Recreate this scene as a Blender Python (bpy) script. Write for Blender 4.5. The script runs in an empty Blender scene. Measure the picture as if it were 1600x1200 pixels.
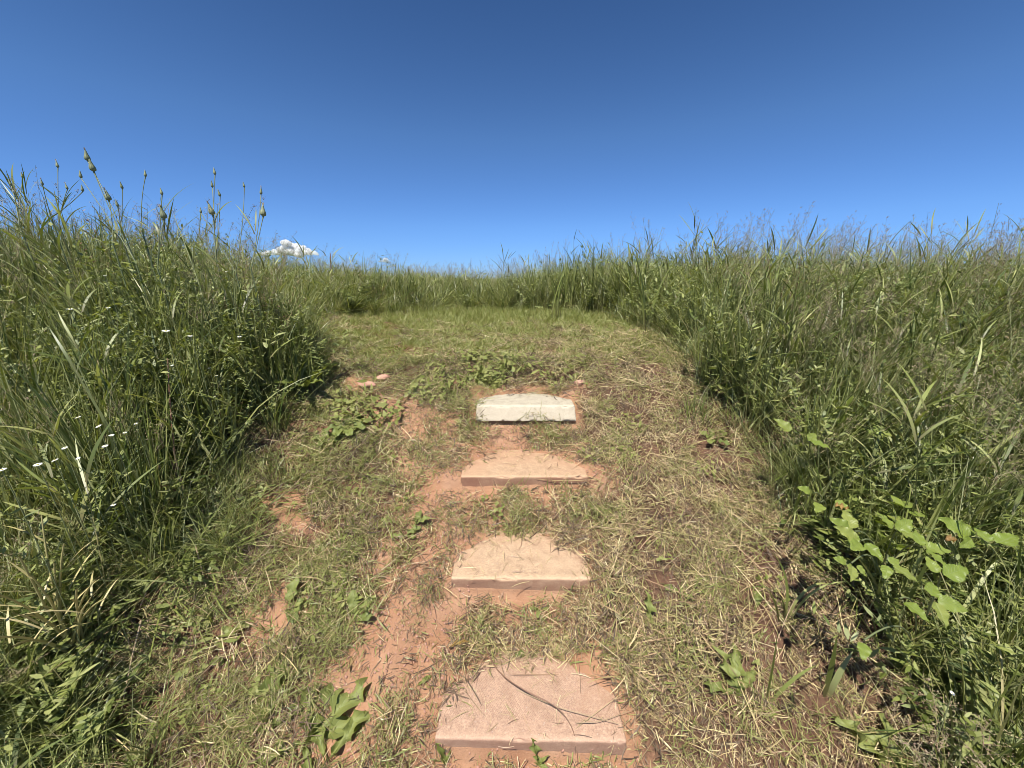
import bpy, math, random
import numpy as np
from math import radians, sin, cos, pi

rng = np.random.default_rng(7)
random.seed(7)
S = bpy.context.scene

# ------------------------------------------------------------------ camera, sky, sun, exposure
CAM_Z, PITCH, FPX = 1.38, radians(16.0), 1600 * 13.0 / 36.0
cam_d = bpy.data.cameras.new('camera'); cam = bpy.data.objects.new('camera', cam_d)
S.collection.objects.link(cam)
cam_d.lens = 13.0; cam_d.sensor_width = 36.0; cam_d.clip_start = 0.02; cam_d.clip_end = 9000
cam.location = (0, 0, CAM_Z); cam.rotation_euler = (pi / 2 - PITCH, 0, 0)
S.camera = cam

SUN_EL, SUN_AZ = radians(64), radians(205)      # azimuth clockwise from +y (the way the camera looks)
w = bpy.data.worlds.new('World'); S.world = w; w.use_nodes = True
nt = w.node_tree; nt.nodes.clear()
sky = nt.nodes.new('ShaderNodeTexSky'); sky.sky_type = 'NISHITA'; sky.sun_disc = False
sky.sun_elevation = SUN_EL; sky.sun_rotation = SUN_AZ
sky.altitude = 1200; sky.air_density = 1.0; sky.dust_density = 0.15; sky.ozone_density = 2.2
bg = nt.nodes.new('ShaderNodeBackground'); bg.inputs[1].default_value = 0.068
wo = nt.nodes.new('ShaderNodeOutputWorld')
tcw = nt.nodes.new('ShaderNodeTexCoord'); sxyz = nt.nodes.new('ShaderNodeSeparateXYZ'); nt.links.new(tcw.outputs['Generated'], sxyz.inputs[0])
rw = nt.nodes.new('ShaderNodeValToRGB'); nt.links.new(sxyz.outputs[2], rw.inputs[0]); ew = rw.color_ramp.elements
ew[0].position = 0.0; ew[0].color = (.40, .66, 1.30, 1); ew[1].position = 1.0; ew[1].color = (.37, .58, .86, 1)
for p_, c_ in ((.04, (.43, .70, 1.28)), (.12, (.52, .80, 1.28)), (.30, (.57, .84, 1.16)), (.55, (.40, .63, .90))):
    q_ = ew.new(p_); q_.color = (*c_, 1)
mw = nt.nodes.new('ShaderNodeMix'); mw.data_type = 'RGBA'; mw.blend_type = 'MULTIPLY'; mw.inputs[0].default_value = 1.0
nt.links.new(sky.outputs[0], mw.inputs[6]); nt.links.new(rw.outputs[0], mw.inputs[7])
nt.links.new(mw.outputs[2], bg.inputs[0]); nt.links.new(bg.outputs[0], wo.inputs[0])
sd = bpy.data.lights.new('sun', 'SUN'); sun = bpy.data.objects.new('sun', sd); S.collection.objects.link(sun)
sd.energy = 5.0; sd.angle = radians(0.53); sd.color = (1.0, 0.955, 0.88)
sx, sy, sz = sin(SUN_AZ) * cos(SUN_EL), cos(SUN_AZ) * cos(SUN_EL), sin(SUN_EL)
from mathutils import Vector, Matrix
sun.rotation_euler = Vector((sx, sy, sz)).to_track_quat('Z', 'Y').to_euler()
sun.location = (sx * 20, sy * 20, sz * 20)
S.view_settings.view_transform = 'Standard'; S.view_settings.look = 'None'
S.view_settings.exposure = 0.66; S.view_settings.gamma = 1.0
S.cycles.max_bounces = 5; S.cycles.volume_bounces = 8; S.cycles.diffuse_bounces = 2; S.cycles.transmission_bounces = 4
S.cycles.transparent_max_bounces = 4; S.cycles.filter_width = 0.85

# ------------------------------------------------------------------ numpy helpers
def vnoise(x, y, seed=0):
    xi = np.floor(x).astype(np.int64); yi = np.floor(y).astype(np.int64)
    fx = x - xi; fy = y - yi
    fx = fx * fx * (3 - 2 * fx); fy = fy * fy * (3 - 2 * fy)
    def h(a, b):
        n = (a * 374761393 + b * 668265263 + seed * 1442695041) & 0xffffffff
        n = ((n ^ (n >> 13)) * 1274126177) & 0xffffffff
        return ((n ^ (n >> 16)) & 0xffffff) / float(0xffffff)
    a, b, c, d = h(xi, yi), h(xi + 1, yi), h(xi, yi + 1), h(xi + 1, yi + 1)
    return (a + (b - a) * fx) * (1 - fy) + (c + (d - c) * fx) * fy
def fbm(x, y, seed=0, octv=3):
    t = 0; amp = .5; f = 1.0
    for i in range(octv):
        t = t + amp * (vnoise(x * f, y * f, seed + i * 17) - .5); amp *= .5; f *= 2.07
    return t
def sst(a, b, x):
    t = np.clip((x - a) / (b - a), 0, 1); return t * t * (3 - 2 * t)

# ------------------------------------------------------------------ terrain
# slabs: centre x, y of the front edge, top z, width, depth, thickness, yaw
SLABS = [(0.060, 0.800, 0.000, 0.60, 0.30, 0.070, radians(-0.8)),
         (0.037, 1.211, 0.220, 0.565, 0.30, 0.068, radians(-0.6)),
         (0.060, 1.625, 0.440, 0.63, 0.30, 0.068, radians(0.3)),
         (0.079, 2.040, 0.660, 0.575, 0.31, 0.085, radians(0.8))]
PY, PZ = [-4, -1, 0.2, 0.70, 0.788], [-2.3, -0.95, -0.36, -0.115, -0.090]
for c, y0, z0, wd, dp, th, ya in SLABS:
    PY += [y0 - .008, y0 + .004, y0 + .25, y0 + .30]; PZ += [z0 - th - .020, z0 - .030, z0 - .030, z0 + .012]
    PY += [y0 + .385]; PZ += [{0: .22 - .088, 22: .44 - .086, 44: .66 - .112, 66: .70}[round(z0 * 100)]]
PY += [2.50, 2.62, 3.2, 6, 12, 60, 300, 4000]; PZ += [0.80, 0.83, 0.845, 0.87, 0.87, 0.7, 0.3, -4]
SY = [-4, 0.2, 0.8, 2.40, 2.62, 3.2, 6, 12, 60, 300, 4000]; SZ = [-2.2, -0.36, -0.06, 0.80, 0.835, 0.85, 0.87, 0.87, 0.7, 0.3, -4]
def height(x, y):
    x = np.asarray(x, float); y = np.asarray(y, float)
    yw = y + 0.07 * fbm(x * 1.7 + 3, y * 1.7, 5)
    a = np.interp(y, PY, PZ); b = np.interp(yw, SY, SZ)
    m = sst(.30, .52, np.abs(x - .06))
    for c, y0, z0, wd, dp, th, ya in SLABS:
        cc = np.clip((y - y0) / .25, 0, 1.3); dx = (x - c) / (wd / 2)
        ins = (y > y0 + .004) & (y < y0 + .27) & (np.abs(dx) < 1.35); dx = np.clip(dx, -1, 1)
        cov = cc ** 2 * .9 + .35 * (z0 > .4) * (z0 < .5) * np.abs(dx) ** 4 + np.abs(dx) ** 3 * cc * 1.5 + .30 * fbm(x * 9, y * 9, 31)
        a = np.where(ins, z0 + .030 * (cov - 1), a)
    z = a * (1 - m) + b * m
    near = 1 - sst(6, 30, np.hypot(x, y))
    z = z + near * (0.085 * fbm(x * .9, y * .9, 2) * sst(.4, 1.2, np.abs(x - .06)))
    ins_all = (1 - m)
    rough = near * (0.032 * fbm(x * 7, y * 7, 9) + 0.018 * fbm(x * 22, y * 22, 12))
    sl = np.zeros_like(z)
    for c, y0, z0, wd, dp, th, ya in SLABS:
        sl = np.maximum(sl, ((np.abs(x - c) < wd / 2 + .01) & (y > y0 - .03) & (y < y0 + .27)) * 1.0)
    z = z + rough * (1 - .75 * sl)
    z = z + near * .16 * sst(1.0, 2.2, -x) + near * .05 * sst(1.0, 2.0, x)
    return z

CF = np.array([0, cos(PITCH), -sin(PITCH)]); CU = np.array([0, sin(PITCH), cos(PITCH)]); CR = np.array([1., 0, 0])
CP = np.array([0, 0, CAM_Z])
def pt(px, py, zc):
    return CP + zc * (CF + CR * (px - 800) / FPX + CU * (600 - py) / FPX)
def hit(px, py):
    d = CF + CR * (px - 800) / FPX + CU * (600 - py) / FPX
    t = np.arange(.5, 60, .004)
    P = CP[None] + t[:, None] * d[None]
    under = P[:, 2] < height(P[:, 0], P[:, 1])
    i = int(np.argmax(under)) if under.any() else len(t) - 1
    return P[i].copy()
def zg(x, y): return float(height(np.array([x]), np.array([y]))[0])
def normal(x, y, e=.03):
    dx = (height(x + e, y) - height(x - e, y)) / (2 * e); dy = (height(x, y + e) - height(x, y - e)) / (2 * e)
    n = np.stack([-dx, -dy, np.ones_like(dx)], -1); return n / np.linalg.norm(n, axis=-1, keepdims=True)

# the mown strip, outlined on the ground
EDGE = [hit(*p)[:2] for p in [(150, 1199), (250, 960), (330, 810), (400, 700), (475, 630), (503, 588), (480, 540), (450, 503),
        (560, 489), (700, 485), (850, 488), (960, 497), (1030, 522), (1072, 572), (1100, 640), (1180, 715), (1228, 800),
        (1262, 900), (1330, 1000), (1420, 1199)]]
EDGE = np.array(EDGE + [np.array([1.1, -1.5]), np.array([-1.1, -1.5])])
def sdist(x, y):
    """distance outside (+) or inside (-) the mown strip"""
    P = np.stack([x, y], -1); n = len(EDGE); d = np.full(len(P), 1e9); ins = np.zeros(len(P), bool)
    for i in range(n):
        a, b = EDGE[i], EDGE[(i + 1) % n]; ab = b - a
        t = np.clip(((P - a) @ ab) / (ab @ ab), 0, 1)
        d = np.minimum(d, np.linalg.norm(P - a - t[:, None] * ab, axis=1))
        c = ((a[1] > P[:, 1]) != (b[1] > P[:, 1]))
        with np.errstate(divide='ignore', invalid='ignore'):
            xi = (b[0] - a[0]) * (P[:, 1] - a[1]) / (b[1] - a[1]) + a[0]
        ins ^= (c & (P[:, 0] < xi))
    d = d + .10 * fbm(P[:, 0] * 3, P[:, 1] * 3, 44) * 2
    return np.where(ins, -d, d)
# bare clay patches: centre pixel of the photograph cast on the ground, radii in metres, strength
BARE = [(hit(px, py)[:2], rx, ry, s) for px, py, rx, ry, s in [
    (640, 1010, .15, .13, 1.2), (600, 1090, .20, .12, 1.0), (690, 1080, .15, .12, 1.1), (730, 1150, .25, .10, 1.0), (680, 950, .12, .09, .9),
    (560, 1140, .14, .08, .8), (690, 795, .14, .09, 1.2), (650, 960, .10, .10, 1.0), (610, 1050, .16, .12, 1.1), (560, 1120, .14, .10, 1.0), (700, 830, .10, .08, 1.0), (665, 905, .09, .08, .9), (680, 745, .10, .07, .9), (690, 690, .12, .06, .8), (720, 860, .12, .10, 1.0), (640, 920, .10, .07, .8),
    (625, 640, .15, .09, 1.2), (650, 665, .18, .08, 1.2), (700, 715, .18, .07, .9), (440, 940, .10, .06, .9), (420, 975, .06, .05, .8),
    (440, 775, .08, .05, .8), (460, 820, .07, .04, .7), (815, 715, .22, .08, 1.0), (815, 672, .16, .03, .7),
    (945, 740, .08, .06, .7), (575, 600, .12, .04, .8), (500, 1190, .15, .06, .6), (905, 600, .06, .03, .7),
    (590, 870, .08, .05, .6), (530, 560, .1, .08, .4), (820, 1180, .3, .03, .8), (660, 735, .12, .05, .8)]]
def bare(x, y):
    b = np.zeros_like(x)
    for c, rx, ry, s in BARE:
        q = ((x - c[0]) / (rx * .98)) ** 2 + ((y - c[1]) / (ry * 1.25)) ** 2
        b = np.maximum(b, s * np.exp(-q * .75))
    b = b * 1.15 + .50 * fbm(x * 9, y * 9, 71, 3)
    return np.clip(b, 0, 1)
def on_slab(x, y, mg=0.0):
    o = np.zeros(len(x), bool)
    for c, y0, z0, wd, dp, th, ya in SLABS:
        cc = (y - y0) / .25; dx = np.abs(x - c) / (wd / 2 + mg)
        o |= (y > y0 - .012 - mg) & (dx < 1) & (cc ** 2 * .9 + dx ** 3 * np.clip(cc, 0, 2) * 1.3 < 1.0)
    return o

# ------------------------------------------------------------------ mesh buffers
class Buf:
    def __init__(s): s.V = []; s.Q = []; s.T = []; s.A = []; s.QM = []; s.TM = []; s.n = 0; s.I = []
    def add(s, V, Q, A, mat=0, T=None, pid=0):
        V = np.asarray(V, float); s.V.append(V); s.A.append(np.asarray(A, float)); s.I.append(np.full(len(V), pid))
        if Q is not None and len(Q): s.Q.append(np.asarray(Q) + s.n); s.QM.append(np.full(len(Q), mat))
        if T is not None and len(T): s.T.append(np.asarray(T) + s.n); s.TM.append(np.full(len(T), mat))
        s.n += len(V)
    def merge(s, o, pid):
        base = s.n
        s.V.append(np.concatenate(o.V)); s.A.append(np.concatenate(o.A)); s.I.append(np.full(o.n, pid))
        for q, m in zip(o.Q, o.QM): s.Q.append(q + base); s.QM.append(m)
        for q, m in zip(o.T, o.TM): s.T.append(q + base); s.TM.append(m)
        s.n += o.n
    def mesh(s, name, mats, smooth=True):
        V = np.concatenate(s.V); me = bpy.data.meshes.new(name)
        q = np.concatenate(s.Q) if s.Q else np.zeros((0, 4), int); t = np.concatenate(s.T) if s.T else np.zeros((0, 3), int)
        me.vertices.add(len(V)); me.vertices.foreach_set('co', V.astype(np.float32).ravel())
        nl = q.size + t.size; me.loops.add(nl)
        me.loops.foreach_set('vertex_index', np.concatenate([q.ravel(), t.ravel()]).astype(np.int32))
        me.polygons.add(len(q) + len(t))
        ls = np.concatenate([np.arange(len(q)) * 4, q.size + np.arange(len(t)) * 3]).astype(np.int32)
        me.polygons.foreach_set('loop_start', ls)
        mm = np.concatenate(s.QM + s.TM) if (s.QM or s.TM) else np.zeros(0)
        me.polygons.foreach_set('material_index', mm.astype(np.int32))
        me.polygons.foreach_set('use_smooth', np.full(len(mm), smooth))
        a = me.attributes.new('lv', 'FLOAT_VECTOR', 'POINT'); a.data.foreach_set('vector', np.concatenate(s.A).astype(np.float32).ravel())
        a = me.attributes.new('pid', 'INT', 'POINT'); a.data.foreach_set('value', np.concatenate(s.I).astype(np.int32))
        for m in mats: me.materials.append(m)
        me.update(calc_edges=True)
        return me

def R(a, b, n): return rng.uniform(a, b, n)
PROF = {'grass': lambda s: np.interp(s, [0, .15, .5, .8, 1], [.55, .9, 1, .62, .03]),
        'leaf': lambda s: np.interp(s, [0, .12, .35, .55, .8, .93, 1], [.12, .55, 1, .98, .6, .28, .03]),
        'straw': lambda s: np.interp(s, [0, .1, .9, 1], [.7, 1, .9, .4]),
        'oval': lambda s: np.interp(s, [0, .1, .3, .5, .75, .9, 1], [.15, .6, .95, 1, .85, .55, .08]),
        'stem': lambda s: 1 - .45 * s}
def ribbons(buf, P, phi, th0, k, L, W, seg=5, kphi=None, prof='grass', mat=0, roll=None, tint=None, ret=None, sag=1.3):
    P = np.atleast_2d(P); n = len(P); f = lambda v: np.broadcast_to(np.asarray(v, float), (n,)).astype(float)
    phi, th0, k, L, W = map(f, (phi, th0, k, L, W)); kphi = f(0 if kphi is None else kphi); roll = f(0 if roll is None else roll)
    tint = rng.random(n) if tint is None else f(tint)
    s = np.linspace(0, 1, seg + 1); sm = (s[1:] + s[:-1]) / 2
    def dirs(ss):
        th = th0[:, None] + k[:, None] * ss ** sag; ph = phi[:, None] + kphi[:, None] * ss
        return np.stack([np.sin(th) * np.cos(ph), np.sin(th) * np.sin(ph), np.cos(th)], -1), ph
    dm, _ = dirs(sm); d, ph = dirs(s)
    C = np.concatenate([np.zeros((n, 1, 3)), np.cumsum(dm * (L / seg)[:, None, None], 1)], 1) + P[:, None]
    side = np.stack([-np.sin(ph), np.cos(ph), np.zeros_like(ph)], -1); up = np.cross(d, side)
    sd_ = side * np.cos(roll)[:, None, None] + up * np.sin(roll)[:, None, None]
    wv = (W[:, None] * PROF[prof](s)[None] * .5)[..., None]
    V = np.stack([C - sd_ * wv, C + sd_ * wv], 2).reshape(-1, 3)
    base = (np.arange(n) * (seg + 1) * 2)[:, None]; i = (np.arange(seg) * 2)[None]
    Q = np.stack([base + i, base + i + 1, base + i + 3, base + i + 2], -1).reshape(-1, 4)
    A = np.zeros((n, seg + 1, 2, 3)); A[..., 0] = tint[:, None, None]; A[..., 1] = s[None, :, None]; A[..., 0, 2] = -1; A[..., 1, 2] = 1
    buf.add(V, Q, A.reshape(-1, 3), mat)
    return C, d
def tube(buf, C, rad, mat=0, tint=.5, k=6):
    C = np.asarray(C, float); n = len(C); rad = np.broadcast_to(rad, (n,))
    T = np.gradient(C, axis=0); T /= np.linalg.norm(T, axis=1, keepdims=True)
    ref = np.array([.3, .9, .1]); A = np.cross(T, ref); A /= np.linalg.norm(A, axis=1, keepdims=True); B = np.cross(T, A)
    a = np.arange(k) * 2 * pi / k
    V = C[:, None] + rad[:, None, None] * (A[:, None] * np.cos(a)[None, :, None] + B[:, None] * np.sin(a)[None, :, None])
    i = np.arange(n - 1)[:, None] * k; j = np.arange(k)[None]; j2 = (j + 1) % k
    Q = np.stack([i + j, i + j2, i + k + j2, i + k + j], -1).reshape(-1, 4)
    At = np.zeros((n, k, 3)); At[..., 0] = tint; At[..., 1] = np.linspace(0, 1, n)[:, None]; At[..., 2] = 1
    buf.add(V.reshape(-1, 3), Q, At.reshape(-1, 3), mat)
def curve(P0, P1, bow=(0, 0, 0), n=14):
    t = np.linspace(0, 1, n)[:, None]; P0, P1, bow = map(np.array, (P0, P1, bow))
    return P0 + (P1 - P0) * t + bow * (4 * t * (1 - t))

# ------------------------------------------------------------------ materials
def new_mat(name):
    m = bpy.data.materials.new(name); m.use_nodes = True; n = m.node_tree; n.nodes.clear(); return m, n
def ramp(n, stops, fac):
    r = n.nodes.new('ShaderNodeValToRGB'); e = r.color_ramp.elements
    while len(e) > 1: e.remove(e[-1])
    e[0].position = stops[0][0]; e[0].color = (*stops[0][1], 1)
    for p, c in stops[1:]:
        x = e.new(p); x.color = (*c, 1)
    if fac is not None: n.links.new(fac, r.inputs[0])
    return r
def math_(n, op, a, b=None, c=None):
    m = n.nodes.new('ShaderNodeMath'); m.operation = op
    for i, v in enumerate((a, b, c)):
        if v is None: continue
        if hasattr(v, 'type'): n.links.new(v, m.inputs[i])
        else: m.inputs[i].default_value = v
    return m.outputs[0]
def mixc(n, fac, a, b, bt='MIX'):
    m = n.nodes.new('ShaderNodeMix'); m.data_type = 'RGBA'; m.blend_type = bt
    for i, v in ((0, fac), (6, a), (7, b)):
        if hasattr(v, 'type'): n.links.new(v, m.inputs[i])
        elif isinstance(v, tuple): m.inputs[i].default_value = (*v, 1)
        else: m.inputs[i].default_value = v
    return m.outputs[2]
def noise(n, scale, detail=3, coord=None, rough=.55, w3=None):
    t = n.nodes.new('ShaderNodeTexNoise'); t.inputs['Scale'].default_value = scale; t.inputs['Detail'].default_value = detail
    t.inputs['Roughness'].default_value = rough
    if coord is not None: n.links.new(coord, t.inputs['Vector'])
    return t.outputs[0]
def leaf_mat(name, cols, base=None, rough=.42, trans=.3, spec=.5, rnd=.35, vein=0, tcol=(1.25, 1.25, .50)):
    m, n = new_mat(name)
    at = n.nodes.new('ShaderNodeAttribute'); at.attribute_name = 'lv'
    sp = n.nodes.new('ShaderNodeSeparateXYZ'); n.links.new(at.outputs['Vector'], sp.inputs[0])
    oi = n.nodes.new('ShaderNodeObjectInfo')
    f = math_(n, 'FRACT', math_(n, 'ADD', sp.outputs[0], math_(n, 'MULTIPLY', oi.outputs['Random'], rnd)))
    k = len(cols); r = ramp(n, [(i / max(1, k - 1), c) for i, c in enumerate(cols)], f); col = r.outputs[0]
    if base:
        g = math_(n, 'SMOOTH_MIN', math_(n, 'MULTIPLY', sp.outputs[1], 2.6), 1.0, .1)
        col = mixc(n, g, base, col)
    nrm = None
    if vein:
        au = math_(n, 'ABSOLUTE', sp.outputs[2])
        v = math_(n, 'FRACT', math_(n, 'SUBTRACT', math_(n, 'MULTIPLY', sp.outputs[1], 9.0), math_(n, 'MULTIPLY', au, 2.2)))
        v = math_(n, 'ABSOLUTE', math_(n, 'SUBTRACT', v, .5))
        v = math_(n, 'SUBTRACT', 1.0, math_(n, 'MINIMUM', math_(n, 'MULTIPLY', v, 7.0), 1.0))
        mid = math_(n, 'SUBTRACT', 1.0, math_(n, 'MINIMUM', math_(n, 'MULTIPLY', au, 14.0), 1.0))
        vv = math_(n, 'MAXIMUM', v, mid)
        col = mixc(n, math_(n, 'MULTIPLY', vv, vein), col, (.30, .36, .13))
        tc = n.nodes.new('ShaderNodeTexCoord'); nz = noise(n, 60, 3, tc.outputs['Object'])
        col = mixc(n, math_(n, 'MULTIPLY', nz, .35), col, mixc(n, 1.0, col, (.6, .7, .5), 'MULTIPLY'))
        bp = n.nodes.new('ShaderNodeBump'); bp.inputs['Strength'].default_value = .55; bp.inputs['Distance'].default_value = .002
        bp.invert = True; n.links.new(vv, bp.inputs['Height']); nrm = bp.outputs[0]
    p = n.nodes.new('ShaderNodeBsdfPrincipled'); p.inputs['Roughness'].default_value = rough; p.inputs['Specular IOR Level'].default_value = spec
    n.links.new(col, p.inputs['Base Color'])
    t = n.nodes.new('ShaderNodeBsdfTranslucent'); n.links.new(mixc(n, 1.0, col, tcol, 'MULTIPLY'), t.inputs[0])
    if nrm: n.links.new(nrm, p.inputs['Normal'])
    mx = n.nodes.new('ShaderNodeMixShader'); mx.inputs[0].default_value = trans
    o = n.nodes.new('ShaderNodeOutputMaterial')
    n.links.new(p.outputs[0], mx.inputs[1]); n.links.new(t.outputs[0], mx.inputs[2]); n.links.new(mx.outputs[0], o.inputs[0])
    return m
G1, G2, G3, G4 = (.165, .195, .042), (.245, .275, .074), (.095, .130, .026), (.33, .34, .120)
STRAW, STRAW2, HAY = (.62, .50, .26), (.42, .285, .155), (.72, .62, .36)
M = {}
M['grass'] = leaf_mat('grass_blade', [G1, G2, G3, G4, (.06, .09, .02), (.43, .45, .20), G2, G3, (.05, .075, .018)], base=(.15, .13, .06), rough=.46, trans=.27, spec=.5)  # palest and darkest stops paint sunlit and shaded blades into the colour
M['fine'] = leaf_mat('fine_grass', [G2, (.44, .45, .24), G1, (.055, .08, .02), (.34, .35, .14), G2, (.38, .33, .16), G3], base=(.16, .13, .06), rough=.36, trans=.25, spec=.6)  # pale and near-black stops put highlight and shade contrast into the colour
M['forb'] = leaf_mat('weed_leaf', [(.05, .08, .02), G1, G2, (.34, .36, .14), G3, (.22, .25, .10), G1, (.34, .35, .16)], rough=.50, trans=.27, spec=.4)  # darkest and palest stops are painted shade and highlight among the leaves
M['weed'] = leaf_mat('low_weed_leaf', [(.19, .22, .055), (.26, .28, .085), (.33, .33, .12), (.15, .175, .045)], rough=.55, trans=.3, spec=.25)
M['short'] = leaf_mat('short_grass', [G2, (.22, .24, .07), (.31, .31, .11), G1, (.26, .28, .08), (.38, .35, .15), G3], base=(.26, .22, .10), rough=.45, trans=.25)
M['lawn'] = leaf_mat('lawn_grass', [(.19, .235, .055), (.27, .29, .08), G2, (.38, .36, .14), (.21, .25, .055), G1], base=(.24, .20, .09), rough=.45, trans=.25)
M['straw'] = leaf_mat('dry_straw', [STRAW, STRAW2, (.36, .34, .12), (.30, .18, .105), (.13, .08, .05), HAY, (.46, .31, .18), (.20, .12, .075), (.60, .50, .23), (.36, .30, .13)], rough=.5, trans=.15, tcol=(1, 1, .9))
M['brown'] = leaf_mat('dead_brown', [(.22, .12, .07), (.32, .20, .11), (.15, .08, .05), (.38, .26, .15)], rough=.6, trans=.12, tcol=(1, 1, 1))
M['humus'] = leaf_mat('dark_litter', [(.13, .085, .055), (.20, .14, .08), (.08, .055, .04)], rough=.7, trans=.05, tcol=(1, 1, 1))
M['panicle'] = leaf_mat('seed_panicle', [(.28, .21, .13), (.36, .30, .17), (.22, .13, .10), (.27, .29, .13)], rough=.6, trans=.2, tcol=(1, 1, 1))
M['broad'] = leaf_mat('broad_leaf', [(.20, .235, .055), (.27, .29, .085), (.15, .185, .045)], rough=.55, trans=.3, vein=.45)
M['bramble'] = leaf_mat('bramble_leaf', [(.20, .265, .04), (.26, .315, .06), (.15, .205, .03), (.31, .34, .08)], rough=.45, trans=.35, vein=.5)
M['stem'] = leaf_mat('green_stem', [(.14, .17, .07), (.18, .20, .09)], rough=.5, trans=0.0)
M['drystem'] = leaf_mat('dry_stem', [(.42, .33, .19), (.32, .23, .13)], rough=.6, trans=0.0)
M['yellowstem'] = leaf_mat('yellowed_stem', [(.42, .36, .15), (.34, .30, .12), (.48, .40, .20)], rough=.5, trans=0.0)
M['redstem'] = leaf_mat('brown_stem', [(.16, .08, .05), (.22, .12, .07)], rough=.5, trans=0.0)
M['bud'] = leaf_mat('goatsbeard_bract', [(.20, .235, .115), (.29, .31, .17), (.17, .20, .10)], rough=.5, trans=.1)
M['tuft'] = leaf_mat('seed_tuft', [(.62, .56, .46), (.50, .42, .33)], rough=.8, trans=.2, tcol=(1, 1, 1))
M['petal'] = leaf_mat('white_petal', [(.80, .80, .76), (.74, .75, .72)], rough=.55, trans=.25, tcol=(1, 1, 1))
M['centre'] = leaf_mat('flower_centre', [(.62, .50, .10), (.5, .42, .1)], rough=.7, trans=0.0)
M['autumn'] = leaf_mat('yellowed_leaf', [(.36, .33, .08), (.42, .26, .08), (.30, .15, .07)], rough=.45, trans=.3, vein=.3)

def ground_material():
    m, n = new_mat('red_clay_ground')
    at = n.nodes.new('ShaderNodeAttribute'); at.attribute_name = 'mask'
    sp = n.nodes.new('ShaderNodeSeparateXYZ'); n.links.new(at.outputs['Vector'], sp.inputs[0])
    tc = n.nodes.new('ShaderNodeTexCoord'); ob = tc.outputs['Object']
    n1 = noise(n, 7, 5, ob); n2 = noise(n, 75, 7, ob, .75); n3 = noise(n, 260, 4, ob, .7)
    clay = ramp(n, [(.25, (.35, .175, .095)), (.5, (.44, .240, .135)), (.75, (.52, .315, .195))], n1).outputs[0]
    clay = mixc(n, math_(n, 'MULTIPLY', n2, .55), clay, (.32, .175, .11))
    spk = ramp(n, [(.60, (0, 0, 0)), (.68, (1, 1, 1))], n3).outputs[0]
    clay = mixc(n, math_(n, 'MULTIPLY', spk, .35), clay, (.60, .43, .31))
    soil = ramp(n, [(.3, (.09, .050, .033)), (.6, (.17, .095, .06)), (.8, (.27, .155, .095))], n2).outputs[0]
    f = math_(n, 'ADD', sp.outputs[0], math_(n, 'MULTIPLY', math_(n, 'SUBTRACT', n2, .5), .5))
    f = ramp(n, [(.12, (0, 0, 0)), (.42, (1, 1, 1))], f).outputs[0]
    col = mixc(n, f, soil, clay)
    far = mixc(n, n1, (.09, .12, .035), (.16, .18, .06))
    col = mixc(n, sp.outputs[1], col, far)
    p = n.nodes.new('ShaderNodeBsdfPrincipled'); p.inputs['Roughness'].default_value = .93; p.inputs['Specular IOR Level'].default_value = .15
    n.links.new(col, p.inputs['Base Color'])
    b1 = n.nodes.new('ShaderNodeBump'); b1.inputs['Strength'].default_value = 1.0; b1.inputs['Distance'].default_value = .0085; n.links.new(n2, b1.inputs['Height'])
    b2 = n.nodes.new('ShaderNodeBump'); b2.inputs['Strength'].default_value = 1.0; b2.inputs['Distance'].default_value = .0016; n.links.new(n3, b2.inputs['Height'])
    n.links.new(b1.outputs[0], b2.inputs['Normal']); n.links.new(b2.outputs[0], p.inputs['Normal'])
    o = n.nodes.new('ShaderNodeOutputMaterial'); n.links.new(p.outputs[0], o.inputs[0])
    return m
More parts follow.
